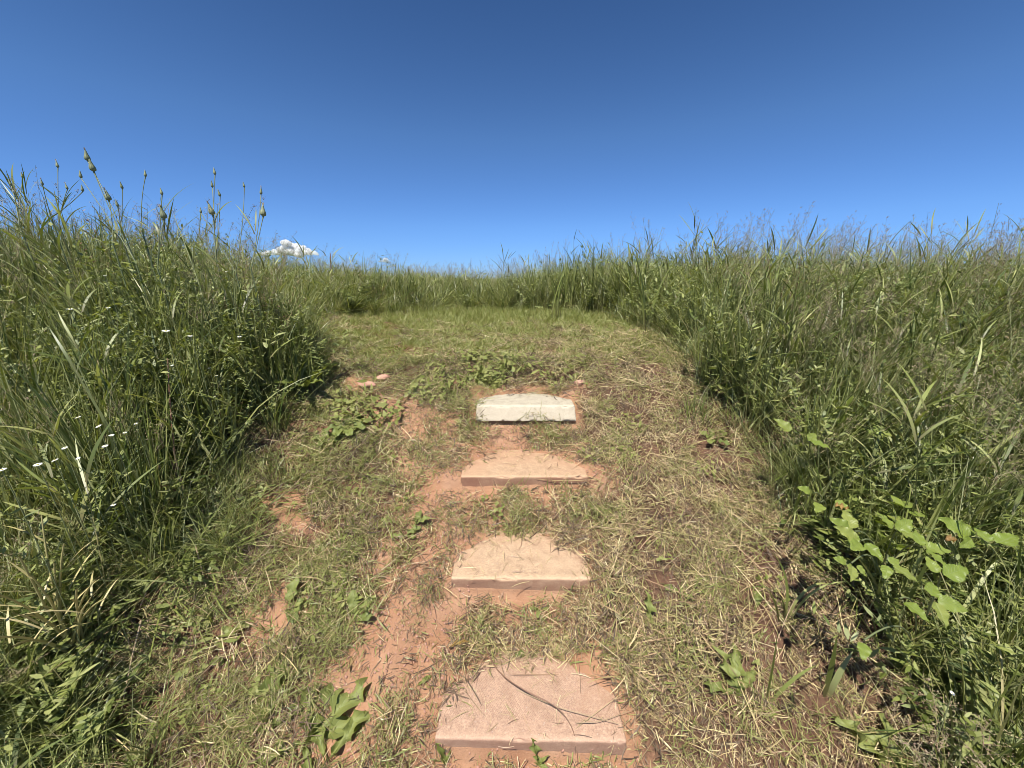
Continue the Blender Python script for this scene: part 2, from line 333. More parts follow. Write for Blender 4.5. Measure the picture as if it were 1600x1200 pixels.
def slab_material(name, light, mid, clay_amt, hatch, seed):
    m, n = new_mat(name)
    tc = n.nodes.new('ShaderNodeTexCoord'); mp = n.nodes.new('ShaderNodeMapping'); mp.inputs['Location'].default_value = (seed, seed * 2.3, 0)
    n.links.new(tc.outputs['Object'], mp.inputs[0]); ob = mp.outputs[0]
    n1 = noise(n, 6, 5, ob, .65); n2 = noise(n, 120, 5, ob, .8); n3 = noise(n, 330, 2, ob, .6); n4 = noise(n, 24, 5, ob, .7)
    col = mixc(n, ramp(n, [(.35, (0,) * 3), (.65, (1,) * 3)], n2).outputs[0], light, mid)
    col = mixc(n, math_(n, 'MULTIPLY', ramp(n, [(.45, (0,) * 3), (.72, (1,) * 3)], n4).outputs[0], .55), col, tuple(v * .62 for v in mid))
    col = mixc(n, math_(n, 'MULTIPLY', ramp(n, [(.60, (0,) * 3), (.66, (1,) * 3)], n2).outputs[0], .5), col, (.78, .72, .62))
    col = mixc(n, math_(n, 'MULTIPLY', ramp(n, [(.50, (0, 0, 0)), (.60, (1, 1, 1))], n3).outputs[0], .5), col, (.20, .13, .10))
    sp = n.nodes.new('ShaderNodeSeparateXYZ'); n.links.new(tc.outputs['Object'], sp.inputs[0])
    # clay washed on from the back and the sides
    ax = math_(n, 'ABSOLUTE', sp.outputs[0])
    g = math_(n, 'ADD', math_(n, 'MULTIPLY', sp.outputs[1], 3.2), math_(n, 'MULTIPLY', math_(n, 'POWER', ax, 2.0), 7.0))
    g = math_(n, 'ADD', g, math_(n, 'MULTIPLY', math_(n, 'SUBTRACT', n1, .5), 2.2))
    g = math_(n, 'ADD', g, math_(n, 'MULTIPLY', math_(n, 'SUBTRACT', n2, .5), .8))
    g = ramp(n, [(.0, (0, 0, 0)), (1.0, (1, 1, 1))], math_(n, 'ADD', g, clay_amt - .6)).outputs[0]
    col = mixc(n, math_(n, 'MULTIPLY', g, .9), col, mixc(n, n2, (.47, .29, .18), (.36, .205, .125)))
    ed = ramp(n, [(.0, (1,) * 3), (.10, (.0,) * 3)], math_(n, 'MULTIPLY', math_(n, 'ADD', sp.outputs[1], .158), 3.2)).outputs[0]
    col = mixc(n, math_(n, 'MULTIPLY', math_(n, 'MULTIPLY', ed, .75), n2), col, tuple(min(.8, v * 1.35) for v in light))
    # the front face keeps splashed clay below
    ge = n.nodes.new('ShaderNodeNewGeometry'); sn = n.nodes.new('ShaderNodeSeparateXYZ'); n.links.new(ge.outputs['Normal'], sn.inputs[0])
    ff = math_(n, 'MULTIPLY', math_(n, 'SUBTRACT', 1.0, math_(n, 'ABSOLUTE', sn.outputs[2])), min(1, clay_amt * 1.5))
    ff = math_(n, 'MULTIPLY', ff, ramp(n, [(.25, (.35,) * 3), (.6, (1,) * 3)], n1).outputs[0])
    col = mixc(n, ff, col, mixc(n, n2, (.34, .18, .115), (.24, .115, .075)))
    p = n.nodes.new('ShaderNodeBsdfPrincipled'); p.inputs['Roughness'].default_value = .9; p.inputs['Specular IOR Level'].default_value = .2
    n.links.new(col, p.inputs['Base Color'])
    b1 = n.nodes.new('ShaderNodeBump'); b1.inputs['Strength'].default_value = .8; b1.inputs['Distance'].default_value = .0018; n.links.new(n2, b1.inputs['Height'])
    hgt = n3
    if hatch:
        s1 = math_(n, 'ABSOLUTE', math_(n, 'SINE', math_(n, 'MULTIPLY', math_(n, 'ADD', sp.outputs[0], math_(n, 'MULTIPLY', sp.outputs[1], .7)), 260.0)))
        s2 = math_(n, 'ABSOLUTE', math_(n, 'SINE', math_(n, 'MULTIPLY', math_(n, 'SUBTRACT', sp.outputs[0], math_(n, 'MULTIPLY', sp.outputs[1], .7)), 260.0)))
        hh = math_(n, 'MINIMUM', math_(n, 'MINIMUM', s1, s2), .5)
        inside = math_(n, 'GREATER_THAN', sp.outputs[1], -.095)
        hh = math_(n, 'ADD', math_(n, 'MULTIPLY', hh, inside), math_(n, 'MULTIPLY', math_(n, 'SUBTRACT', 1.0, inside), .5))
        hgt = math_(n, 'ADD', math_(n, 'MULTIPLY', hh, 2.0 * hatch), n3)
    b2 = n.nodes.new('ShaderNodeBump'); b2.inputs['Strength'].default_value = .8; b2.inputs['Distance'].default_value = .0012; n.links.new(hgt, b2.inputs['Height'])
    n.links.new(b1.outputs[0], b2.inputs['Normal']); n.links.new(b2.outputs[0], p.inputs['Normal'])
    o = n.nodes.new('ShaderNodeOutputMaterial'); n.links.new(p.outputs[0], o.inputs[0])
    return m
def stone_material():
    m, n = new_mat('clay_stone'); tc = n.nodes.new('ShaderNodeTexCoord'); n2 = noise(n, 45, 5, tc.outputs['Object'])
    p = n.nodes.new('ShaderNodeBsdfPrincipled'); p.inputs['Roughness'].default_value = .9
    n.links.new(mixc(n, n2, (.56, .33, .24), (.38, .19, .13)), p.inputs['Base Color'])
    b = n.nodes.new('ShaderNodeBump'); b.inputs['Strength'].default_value = .6; b.inputs['Distance'].default_value = .004; n.links.new(n2, b.inputs['Height']); n.links.new(b.outputs[0], p.inputs['Normal'])
    o = n.nodes.new('ShaderNodeOutputMaterial'); n.links.new(p.outputs[0], o.inputs[0]); return m
M['stone'] = stone_material()

# ------------------------------------------------------------------ objects
def link(o, parent=None):
    S.collection.objects.link(o)
    if parent: o.parent = parent
    return o
def tag(o, label=None, cat=None, group=None, kind=None):
    for k, v in (('label', label), ('category', cat), ('group', group), ('kind', kind)):
        if v: o[k] = v
    return o
def empty(name, loc, label, cat, group=None):
    o = bpy.data.objects.new(name, None); o.location = [float(v) for v in loc]; o.empty_display_size = .05
    link(o); return tag(o, label, cat, group)
def part(name, buf, mats, parent, loc=None, label=None, smooth=True):
    me = buf if isinstance(buf, bpy.types.Mesh) else buf.mesh(name, mats, smooth)
    o = bpy.data.objects.new(name, me); link(o, parent)
    if loc is not None: o.location = [float(v) for v in loc]
    if label: o['label'] = label
    return o

# ground: one sheet with fine cells round the steps, reaching past the horizon
def axis(lo, hi, fine, far_lo, far_hi, g=1.07):
    core = list(np.arange(lo, hi, fine)); a = [lo]; st = fine
    while a[-1] > far_lo: st *= g; a.append(a[-1] - st)
    b = [core[-1]]; st = fine
    while b[-1] < far_hi: st *= g; b.append(b[-1] + st)
    return np.array(a[:0:-1] + core + b[1:])
gx = axis(-.95, 1.05, .012, -3500, 3500); gy = axis(.45, 2.75, .011, -12, 3800)
X, Y = np.meshgrid(gx, gy); Xf, Yf = X.ravel(), Y.ravel(); Z = height(Xf, Yf)
gb = Buf(); nx = len(gx); ii, jj = np.meshgrid(np.arange(nx - 1), np.arange(len(gy) - 1)); b0 = (jj * nx + ii).ravel()
gb.add(np.stack([Xf, Yf, Z], -1), np.stack([b0, b0 + 1, b0 + nx + 1, b0 + nx], -1), np.zeros((len(Xf), 3)))
me = gb.mesh('ground', [ground_material()])
sdv = sdist(Xf, Yf)
mk = np.zeros((len(Xf), 3)); mk[:, 0] = np.maximum(bare(Xf, Yf), .20 * (1 - sst(0, .3, sdv)) * (1 - .6 * sst(.2, .6, Xf))) * (1 - sst(.0, .25, sdv)); 
for c_, y0_, z0_, wd_, dp_, th_, ya_ in SLABS: mk[:, 0] = np.maximum(mk[:, 0], .85 * np.exp(-(np.maximum(np.abs(Xf - c_) - wd_ / 2, 0) / .05) ** 2 - (np.maximum(np.abs(Yf - y0_ - .13) - .15, 0) / .05) ** 2))
mk[:, 1] = sst(6, 14, np.hypot(Xf, Yf))
a = me.attributes.new('mask', 'FLOAT_VECTOR', 'POINT'); a.data.foreach_set('vector', mk.astype(np.float32).ravel())
g = link(bpy.data.objects.new('ground', me)); tag(g, 'sloping ground of bare red clay and dark soil under the grass', kind='structure')

# slabs
def make_slab(i, mat):
    c, y0, z0, wd, dp, th, ya = SLABS[i]
    nx_, ny_, nz_ = 96, 44, 8
    b = Buf(); hx, hy, hz = wd / 2, dp / 2, th / 2; r = .007
    def face(u, v, f):
        U, Vv = np.meshgrid(u, v); P = f(U.ravel(), Vv.ravel()); k = len(u)
        q, s_ = np.meshgrid(np.arange(k - 1), np.arange(len(v) - 1)); o = (s_ * k + q).ravel()
        inner = np.clip(P, [-hx + r, -hy + r, -hz + r], [hx - r, hy - r, hz - r]); d = P - inner
        L = np.linalg.norm(d, axis=1, keepdims=True); P = inner + d / np.maximum(L, 1e-9) * r
        nn = d / np.maximum(L, 1e-9)
        edge = (np.abs(d) > 1e-6).sum(1) > 1
        k1 = fbm(P[:, 0] * 40 + i * 9, P[:, 1] * 40 + P[:, 2] * 40, 3) ; k2 = fbm(P[:, 0] * 9 + i * 5, P[:, 1] * 9 + P[:, 2] * 9, 8)
        k3 = np.minimum(0, fbm(P[:, 0] * 26 + i, P[:, 2] * 26 + P[:, 1] * 26, 15) + .10)
        P = P + nn * (k1 * .0022 + k2 * .003)[:, None] + nn * (edge * k3 * .05)[:, None]
        if i == 3: P[:, 1] -= (hz - P[:, 2]) * np.clip(.5 - P[:, 1] / dp, 0, 1) * .42; P[:, 0] *= 1 + (hz - P[:, 2]) * .25
        b.add(P, np.stack([o, o + 1, o + k + 1, o + k], -1), np.zeros((len(P), 3)))
    def dense(h, n_):
        t = np.linspace(-h + r, h - r, n_); e = np.array([0, .3, .65, 1]) * r
        return np.concatenate([-h + e[:-1], t, (h - e[:-1])[::-1]])
    ux, uy, uz = dense(hx, nx_), dense(hy, ny_), dense(hz, nz_)
    face(ux, uy, lambda a_, c_: np.stack([a_, c_, np.full_like(a_, hz)], -1))
    face(ux, uy[::-1], lambda a_, c_: np.stack([a_, c_, np.full_like(a_, -hz)], -1))
    face(ux, uz, lambda a_, c_: np.stack([a_, np.full_like(a_, -hy), c_], -1))
    face(ux[::-1], uz, lambda a_, c_: np.stack([a_, np.full_like(a_, hy), c_], -1))
    face(uy, uz, lambda a_, c_: np.stack([np.full_like(a_, hx), a_, c_], -1))
    face(uy[::-1], uz, lambda a_, c_: np.stack([np.full_like(a_, -hx), a_, c_], -1))
    o = link(bpy.data.objects.new('concrete_slab', b.mesh('concrete_slab', [mat])))
    o.location = (c, y0 + hy, z0 - hz); o.rotation_euler = (radians([.6, .4, .5, -1.0][i]), radians([.3, -.2, .2, .4][i]), ya)
    return o
SL = ['pinkish concrete step slab nearest the camera, clay washed over its corners, cut stalk lying across it',
      'pink speckled concrete step slab with a dark gap under its front edge, second from the bottom',
      'clay dusted concrete step slab with grass blades along its front, just below the cream top slab',
      'pale cream concrete slab at the top of the steps, below the mown bank']
SM = [slab_material('slab_pink', (.54, .375, .26), (.36, .215, .145), .48, 1.0, 1.3), slab_material('slab_speckled', (.58, .43, .275), (.39, .25, .155), .56, .25, 4.1),
      slab_material('slab_dusty', (.54, .385, .24), (.39, .245, .145), .78, .15, 7.7), slab_material('slab_cream', (.54, .49, .37), (.38, .335, .25), .16, 0, 11.2)]
for i in range(4): tag(make_slab(i, SM[i]), SL[i], 'step slab', 'concrete slabs laid as steps up the bank')

# ------------------------------------------------------------------ scattered stuff
def scatter(name, label, cat, protos, mats, P, rot, scl, idx):
    b = Buf()
    for k, p in enumerate(protos): b.merge(p, k)
    n = len(P); b.add(P, None, np.zeros((n, 3)), pid=-1)
    me = b.mesh(name, mats); N = len(me.vertices); off = N - n
    for nm, tp, arr, key in (('rot', 'FLOAT_VECTOR', rot, 'vector'), ('scl', 'FLOAT_VECTOR', scl, 'vector'), ('idx', 'INT', idx, 'value')):
        at = me.attributes.new(nm, tp, 'POINT'); full = np.zeros((N, 3) if key == 'vector' else N); full[off:] = arr
        at.data.foreach_set(key, full.astype(np.float32 if key == 'vector' else np.int32).ravel())
    o = link(bpy.data.objects.new(name, me)); tag(o, label, cat, kind='stuff')
    ng = bpy.data.node_groups.new(name, 'GeometryNodeTree')
    ng.interface.new_socket('Geometry', in_out='INPUT', socket_type='NodeSocketGeometry')
    ng.interface.new_socket('Geometry', in_out='OUTPUT', socket_type='NodeSocketGeometry')
    N_ = ng.nodes.new; Lk = ng.links.new
    gi, go = N_('NodeGroupInput'), N_('NodeGroupOutput')
    def named(nm, tp):
        a_ = N_('GeometryNodeInputNamedAttribute'); a_.data_type = tp; a_.inputs['Name'].default_value = nm; return a_.outputs['Attribute']
    pid = named('pid', 'INT')
    def pick(k):
        c = N_('FunctionNodeCompare'); c.data_type = 'INT'; c.operation = 'EQUAL'; Lk(pid, c.inputs[2]); c.inputs[3].default_value = k
        s_ = N_('GeometryNodeSeparateGeometry'); s_.domain = 'POINT'; Lk(gi.outputs[0], s_.inputs[0]); Lk(c.outputs[0], s_.inputs[1]); return s_.outputs[0]
    gt = N_('GeometryNodeGeometryToInstance')
    for k in reversed(range(len(protos))): Lk(pick(k), gt.inputs[0])
    iop = N_('GeometryNodeInstanceOnPoints'); Lk(pick(-1), iop.inputs['Points']); Lk(gt.outputs[0], iop.inputs['Instance'])
    iop.inputs['Pick Instance'].default_value = True; Lk(named('idx', 'INT'), iop.inputs['Instance Index'])
    er = N_('FunctionNodeEulerToRotation'); Lk(named('rot', 'FLOAT_VECTOR'), er.inputs[0]); Lk(er.outputs[0], iop.inputs['Rotation'])
    Lk(named('scl', 'FLOAT_VECTOR'), iop.inputs['Scale']); Lk(iop.outputs[0], go.inputs[0])
    md = o.modifiers.new('scatter', 'NODES'); md.node_group = ng
    return o

EXCL = []      # (x, y, radius): room kept round the plants that are built one by one
def sample(xr, yr, dens, n_try, tall=True):
    x = rng.uniform(*xr, n_try); y = rng.uniform(*yr, n_try)
    d = dens(x, y); k = rng.random(n_try) < d
    x, y = x[k], y[k]
    if tall:
        for ex, ey, er_ in EXCL:
            q = (x - ex) ** 2 + (y - ey) ** 2 > er_ ** 2; x, y = x[q], y[q]
    return x, y
def upright(x, y, H, tilt=.12, sxy=(.8, 1.2), sink=.01):
    n = len(x); P = np.stack([x, y, height(x, y) - sink], -1)
    rot = np.stack([rng.normal(0, tilt, n), rng.normal(0, tilt, n), R(0, 2 * pi, n)], -1)
    s = R(*sxy, n); return P, rot, np.stack([s, s, H], -1)
def aligned(x, y, lift, S_, jit=.08):
    n = len(x); N = normal(x, y, .04) + rng.normal(0, jit, (n, 3)); N /= np.linalg.norm(N, axis=1, keepdims=True)
    yaw = R(0, 2 * pi, n); t = np.stack([np.cos(yaw), np.sin(yaw), np.zeros(n)], -1); Yv = np.cross(N, t); Yv /= np.linalg.norm(Yv, axis=1, keepdims=True)
    Xv = np.cross(Yv, N)
    ry = -np.arcsin(np.clip(Xv[:, 2], -1, 1)); rx = np.arctan2(Yv[:, 2], N[:, 2]); rz = np.arctan2(Xv[:, 1], Xv[:, 0])
    P = np.stack([x, y, height(x, y) + lift], -1)
    return P, np.stack([rx, ry, rz], -1), np.stack([S_] * 3, -1)
def disc(n, r):
    a = R(0, 2 * pi, n); q = np.sqrt(rng.random(n)) * r; return np.stack([q * np.cos(a), q * np.sin(a), np.zeros(n)], -1)

# prototypes (about one metre high)
def p_broad():
    b = Buf(); n = 20
    ribbons(b, disc(n, .06), R(0, 2 * pi, n), R(0, .20, n), 1.3 * rng.random(n) ** 3, R(.40, .98, n), R(.0045, .0115, n), 7, R(-.5, .5, n), 'grass', 0, R(-1.2, 1.2, n), sag=2.2)
    n = 8
    ribbons(b, disc(n, .05), R(0, 2 * pi, n), R(.0, .25, n), R(.0, .4, n), R(.6, .95, n), .0036, 5, None, 'stem', 1, R(-1.5, 1.5, n))
    return b
def p_fine():
    b = Buf(); n = 44
    ribbons(b, disc(n, .07), R(0, 2 * pi, n), R(0, .18, n), R(.0, .7, n), R(.35, .98, n), R(.0018, .0048, n), 6, R(-.6, .6, n), 'grass', 1, R(-1.2, 1.2, n))
    return b
def p_pan():
    b = Buf(); n = 5
    C, d = ribbons(b, disc(n, .06), R(0, 2 * pi, n), R(0, .15, n), R(.05, .5, n), R(.82, 1.05, n), .0022, 9, None, 'stem', 1, R(-1.5, 1.5, n))
    for i in range(n):
        m = 26; t = R(.70, 1.0, m); idx = t * 9; i0 = np.minimum(idx.astype(int), 8); P = C[i, i0] + (C[i, i0 + 1] - C[i, i0]) * (idx - i0)[:, None]
        Lb = (1.08 - t) * R(.10, .26, m)
        Cb, _ = ribbons(b, P, R(0, 2 * pi, m), R(.4, 1.1, m), R(-.2, .5, m), Lb, .0011, 2, None, 'straw', 2, R(-1, 1, m))
        for j in (1, 2):
            k = 2; Pq = np.repeat(Cb[:, j], k, 0)
            ribbons(b, Pq, R(0, 2 * pi, m * k), R(.2, 1.5, m * k), 0, R(.005, .010, m * k), R(.0018, .0032, m * k), 2, None, 'leaf', 2, R(-1, 1, m * k))
    n = 5
    ribbons(b, disc(n, .05), R(0, 2 * pi, n), R(.05, .3, n), R(.3, 1.2, n), R(.3, .7, n), R(.002, .0045, n), 6, None, 'grass', 1, R(-.9, .9, n))
    return b
def p_forb(kind):
    b = Buf(); n = 5
    C, d = ribbons(b, disc(n, .06), R(0, 2 * pi, n), R(0, .25, n), R(.0, .6, n), R(.55, .95, n), .0028, 9, R(-.4, .4, n), 'stem', 3, R(-1.5, 1.5, n))
    for i in range(n):
        m = [44, 36, 70][kind]; t = R(.08, 1.0, m); idx = t * 9; i0 = np.minimum(idx.astype(int), 8); P = C[i, i0] + (C[i, i0 + 1] - C[i, i0]) * (idx - i0)[:, None]
        L = [R(.025, .06, m), R(.04, .085, m), R(.012, .028, m)][kind] * (1.15 - .5 * t)
        W = L * [.32, .25, .48][kind]
        ribbons(b, P, R(0, 2 * pi, m), R(.5, 1.2, m), R(.0, .8, m), L, W, 3, None, 'leaf', 0, R(-.6, .6, m))
    return b
def p_dead():
    b = Buf(); n = 4
    C, d = ribbons(b, disc(n, .05), R(0, 2 * pi, n), R(0, .25, n), R(.0, .3, n), R(.6, .95, n), .0026, 7, None, 'stem', 4, R(-1.5, 1.5, n))
    for i in range(n):
        m = 34; t = R(.55, 1.0, m); idx = t * 7; i0 = np.minimum(idx.astype(int), 6); P = C[i, i0] + (C[i, i0 + 1] - C[i, i0]) * (idx - i0)[:, None]
        ribbons(b, P, R(0, 2 * pi, m), R(.2, 1.3, m), R(-.3, .5, m), R(.008, .028, m), R(.003, .006, m), 2, None, 'leaf', 4, R(-1, 1, m))
    n = 8
    ribbons(b, disc(n, .06), R(0, 2 * pi, n), R(.05, .6, n), R(.3, 1.8, n), R(.3, .7, n), R(.002, .004, n), 6, None, 'grass', 5, R(-1, 1, n))
    return b
def p_under():
    b = Buf(); n = 30
    ribbons(b, disc(n, .09), R(0, 2 * pi, n), R(.1, .9, n), R(.3, 1.4, n), R(.2, .5, n), R(.003, .007, n), 5, None, 'grass', 0, R(-.9, .9, n))
    n = 24; P = disc(n, .1); P[:, 2] = R(.05, .3, n)
    ribbons(b, P, R(0, 2 * pi, n), R(.8, 1.5, n), R(-.2, .5, n), R(.03, .07, n), R(.012, .026, n), 4, None, 'oval', 3, R(-.5, .5, n))
    n = 14
    ribbons(b, disc(n, .1), R(0, 2 * pi, n), R(.4, 1.4, n), R(.0, .8, n), R(.15, .4, n), R(.002, .004, n), 4, None, 'grass', 5, R(-1, 1, n))
    return b
def p_reed():
    b = Buf(); n = 4
    C, d = ribbons(b, disc(n, .04), R(0, 2 * pi, n), R(0, .12, n), R(.0, .25, n), R(.75, 1.0, n), .0045, 7, None, 'stem', 1, R(-1.5, 1.5, n))
    for i in range(n):
        m = 5; t = R(.2, .98, m); idx = t * 7; i0 = np.minimum(idx.astype(int), 6); P = C[i, i0] + (C[i, i0 + 1] - C[i, i0]) * (idx - i0)[:, None]
        ribbons(b, P, R(0, 2 * pi, m), R(.3, .65, m), R(.1, .8, m), R(.16, .32, m), R(.006, .011, m), 8, R(-.3, .3, m), 'grass', 0, R(-.5, .5, m))
    return b
def p_straw(green=0, n=84, r=.09, Lr=(.012, .12), dark=0):
    b = Buf(); P = disc(n, r); P[:, 2] = R(.001, .022, n)
    ribbons(b, P, R(0, 2 * pi, n), R(.95, 2.0, n), R(-.25, .25, n), Lr[0] + (Lr[1] - Lr[0]) * rng.random(n) ** 3.0, R(.0014, .0038, n), 3, R(-.45, .45, n), 'straw', 2 if green else dark, R(-1.2, 1.2, n))
    if green:
        m = 34; P = disc(m, r); P[:, 2] = R(.001, .022, m)
        ribbons(b, P, R(0, 2 * pi, m), R(.95, 2.0, m), R(-.4, .4, m), R(.012, .09, m), R(.0014, .0036, m), 3, R(-1.2, 1.2, m), 'straw', 0, R(-1.2, 1.2, m))
    m = 22; P = disc(m, r); P[:, 2] = R(.001, .012, m)
    ribbons(b, P, R(0, 2 * pi, m), R(1.2, 1.8, m), R(-.3, .3, m), R(.02, .06, m), R(.002, .005, m), 3, R(-.9, .9, m), 'straw', 1, R(-1.2, 1.2, m))
    m = 10 + 22 * green; P = disc(m, r); P[:, 2] = R(.001, .02, m)
    ribbons(b, P, R(0, 2 * pi, m), R(.7, 1.5, m), R(.1, .9, m), R(.02, .07, m), R(.002, .005, m), 3, R(-.9, .9, m), 'grass', 2, R(-1, 1, m))
    return b
def p_short(n=34, r=.05):
    b = Buf()
    ribbons(b, disc(n, r), R(0, 2 * pi, n), R(.05, .8, n), R(.2, 1.4, n), R(.35, 1.0, n) * .09, R(.0016, .0036, n), 4, R(-.5, .5, n), 'grass', 0, R(-1, 1, n))
    return b
def p_weed(k):
    b = Buf(); n = 13; P = disc(n, .06); P[:, 2] = R(.008, .035, n)
    if k == 0:   # clover like
        for j in range(3):
            ribbons(b, P, np.arange(n) * 1.7 + j * 2.094, R(1.1, 1.5, n), .2, R(.008, .015, n), R(.008, .013, n), 3, None, 'oval', 0, 0, tint=np.linspace(0, 1, n))
    else:
        ribbons(b, P, R(0, 2 * pi, n), R(.8, 1.5, n), R(.0, .6, n), R(.018, .045, n), R(.007, .014, n), 4, None, 'leaf', 0, R(-.4, .4, n))
    return b

TALLM = [M['grass'], M['fine'], M['panicle'], M['forb'], M['brown'], M['straw']]
FORBM = [M['forb'], M['fine'], M['panicle'], M['stem'], M['brown'], M['straw']]

# height of the growth in metres: shorter at the mown edge and at the back between the two banks
def Hmap(x, y):
    d = sdist(x, y); e = sst(-.02, np.where((x < 0) & (y > 2.1), .62, .22), d)
    left = .93 - .0 * y; right = np.where(y < 3.2, .76, .80)
    ang = x / np.maximum(y, .1)
    back = np.interp(ang, [-.80, -.62, -.45, -.3, -.2, .0, .06, .12, .2, .34, .5, .9], [.94, .76, .66, .66, .68, .72, .88, 1.02, 1.12, 1.04, .92, .80])
    h = np.where(y > 3.6, back, np.where(x < 0, left, right))
    t = sst(2.6, 4.2, y); h = (1 - t) * np.where(x < 0, left, right) + t * back
    nearl = (1 - sst(.7, 1.5, y)) * (x < 0); h = h * (1 - .62 * nearl)
    h = h * np.where(y > 7, np.clip(1 - (y - 7) * .02, .7, 1), 1)
    h = h * np.where(y > 4.4, 1 + .42 * fbm(x * 1.9, y * 1.1, 610, 2), 1)
    return h * (.55 + .45 * e) * (1 + .34 * fbm(x * 1.3, y * 1.3, 90, 2))
def tall_d(x, y): return sst(-.03, .08, sdist(x, y)) * 1.0
def side_of(x, y):      # 0 left bank, 1 right bank, 2 far strip
    return np.where(y > 3.9 + 0 * x, 2, np.where(x < 0, 0, 1))
SIDE = ['on the left bank beside the steps', 'on the right bank beside the steps', 'across the back of the mown strip']

# ---- single plants register their room first
def plant_spot(px, py, r=.0):
    p = hit(px, py)
    if r: EXCL.append((p[0], p[1], r))
    return p
BR_MAIN = np.array([1.17, 1.02]); 
EXCL += [(-1.30, 1.02, .17), (-1.22, .86, .13), (1.02, 1.02, .20), (1.2, 1.05, .16), (1.12, .86, .14), (1.35, .85, .12), (.93, 1.25, .09), (1.0, 1.55, .08), (1.1, .62, .14)]

def build_tall(nm, label, cat, protos, mats, dens_m2, side, yr, xr, tilt, hs, sub=1.0, thin=None):
    area = (xr[1] - xr[0]) * (yr[1] - yr[0])
    def dn(x, y):
        d = tall_d(x, y) * (side_of(x, y) == side)
        d = d * np.clip(1.15 - np.hypot(x, y) / 16, .35, 1)
        d = d * np.where(np.hypot(x, y - .15) < .75, 0, 1)
        return d * (thin(x, y) if thin else 1)
    x, y = sample(xr, yr, dn, int(area * dens_m2))
    P, rot, scl = upright(x, y, Hmap(x, y) * R(hs[0], hs[1], len(x)), tilt)
    if side == 2: scl[:, :2] *= 1.5
    scl[:, 2] *= np.where(rng.random(len(x)) < .07, 1.15, 1)
    return scatter(nm, label + ' ' + SIDE[side], cat, protos, mats, P, rot, scl, rng.integers(0, len(protos), len(x)))
BRO = [p_broad() for _ in range(7)]; FIN = [p_fine() for _ in range(7)]; PAN = [p_pan() for _ in range(5)]
FOR = [p_forb(k % 3) for k in range(9)]; DEA = [p_dead() for _ in range(4)]; UND = [p_under() for _ in range(6)]; REE = [p_reed() for _ in range(5)]
for side, yr, xr in ((0, (.1, 4.0), (-5.5, -.3)), (1, (.1, 4.0), (.3, 5.5)), (2, (3.8, 13), (-13, 13))):
    f = 1.0 if side < 2 else .42
    patch = lambda x, y: np.clip(.55 + 2.4 * fbm(x * 1.1, y * 1.1, 120), .08, 1)
    patch2 = lambda x, y: np.clip(.6 + 2.6 * fbm(x * .9, y * .9, 160), .03, 1)
    patch3 = lambda x, y: np.clip(.15 + 3.2 * fbm(x * 1.4, y * 1.4, 190), .0, 1)
    build_tall('tall_grass', 'tall green grass blades', 'grass', BRO, TALLM, (46, 30, 42)[side] * f, side, yr, xr, .09, (.6, 1.0))
    build_tall('fine_grass', 'thin stemmed grass', 'grass', FIN, TALLM, 60 * f, side, yr, xr, .10, (.7, 1.05), thin=patch)
    build_tall('seeding_grass', 'grass in seed with purplish brown panicles', 'grass', PAN, TALLM, 22 * f, side, yr, xr, .08, ((.88, 1.1), (.98, 1.2), (.98, 1.18))[side], thin=patch)
    build_tall('leafy_weeds', 'tangled small leaved green weeds', 'weeds', FOR, FORBM, (100, 135, 80)[side] * f, side, yr, xr, .14, (.7, 1.0), thin=patch2)
    build_tall('brown_weeds', 'reddish brown seed stalks', 'weeds', DEA, TALLM, 22 * f, side, yr, xr, .12, (.7, 1.0), thin=patch3)
    build_tall('undergrowth', 'low leafy undergrowth', 'undergrowth', UND, TALLM, 50 * f, side, yr, xr, .15, (.6, 1.0))
    build_tall('broad_reeds', 'broad bladed grass stalks', 'grass', REE, TALLM, (16, 26, 12)[side] * f, side, yr, xr, .10, (.85, 1.1), thin=patch2)

# ---- the mown strip: cut straw, short grass, low weeds
def mown(x, y): return 1 - sst(-.02, .18, sdist(x, y))
def d_straw(x, y):
    b = bare(x, y); d = (1 - .75 * sst(.05, .4, sdist(x, y))) * (sdist(x, y) < .9) * (1 - .93 * sst(.30, .72, b)) * ~on_slab(x, y, .03)
    d = d * np.clip(.42 + .36 * sst(-.1, .6, x) + 2.1 * fbm(x * 6, y * 6, 210) + 1.0 * fbm(x * 2.3, y * 2.3, 215), .55, 1) * np.where(y > 2.7, .42 * (1 - sst(3.2, 4.6, y)), 1)
    return d
STR = [p_straw(0), p_straw(0), p_straw(0, dark=1), p_straw(1), p_straw(1), p_straw(1)]
SM_ = [M['straw'], M['humus'], M['short']]
x, y = sample((-2.6, 2.4), (.15, 6.2), d_straw, int(5 * 6 * 330), False)
x2, y2 = sample((-.42, .55), (.75, 2.1), lambda x, y: ~on_slab(x, y, .012) * (1 - .8 * sst(.35, .75, bare(x, y))) * np.clip(.7 + 2 * fbm(x * 7, y * 7, 333), 0, 1), 420, False)
x, y = np.concatenate([x, x2]), np.concatenate([y, y2])
P, rot, scl = aligned(x, y, .001 + .045 * np.clip(fbm(x * 13, y * 13, 300) * 2, 0, 1), R(.6, 1.1, len(x)), .22)
scatter('cut_straw', 'pale dry clippings of mown grass lying over the path sides', 'straw', STR, SM_, P, rot, scl, np.where(x + .8 * fbm(x * 4, y * 4, 505) + rng.normal(0, .2, len(x)) - .30 * sst(1.6, 2.6, y) < -.22, np.where(rng.random(len(x)) < .62, rng.integers(3, 6, len(x)), rng.integers(0, 3, len(x))), np.where(rng.random(len(x)) < .12, 4, np.where(rng.random(len(x)) < .10, 2, rng.integers(0, 2, len(x))))))
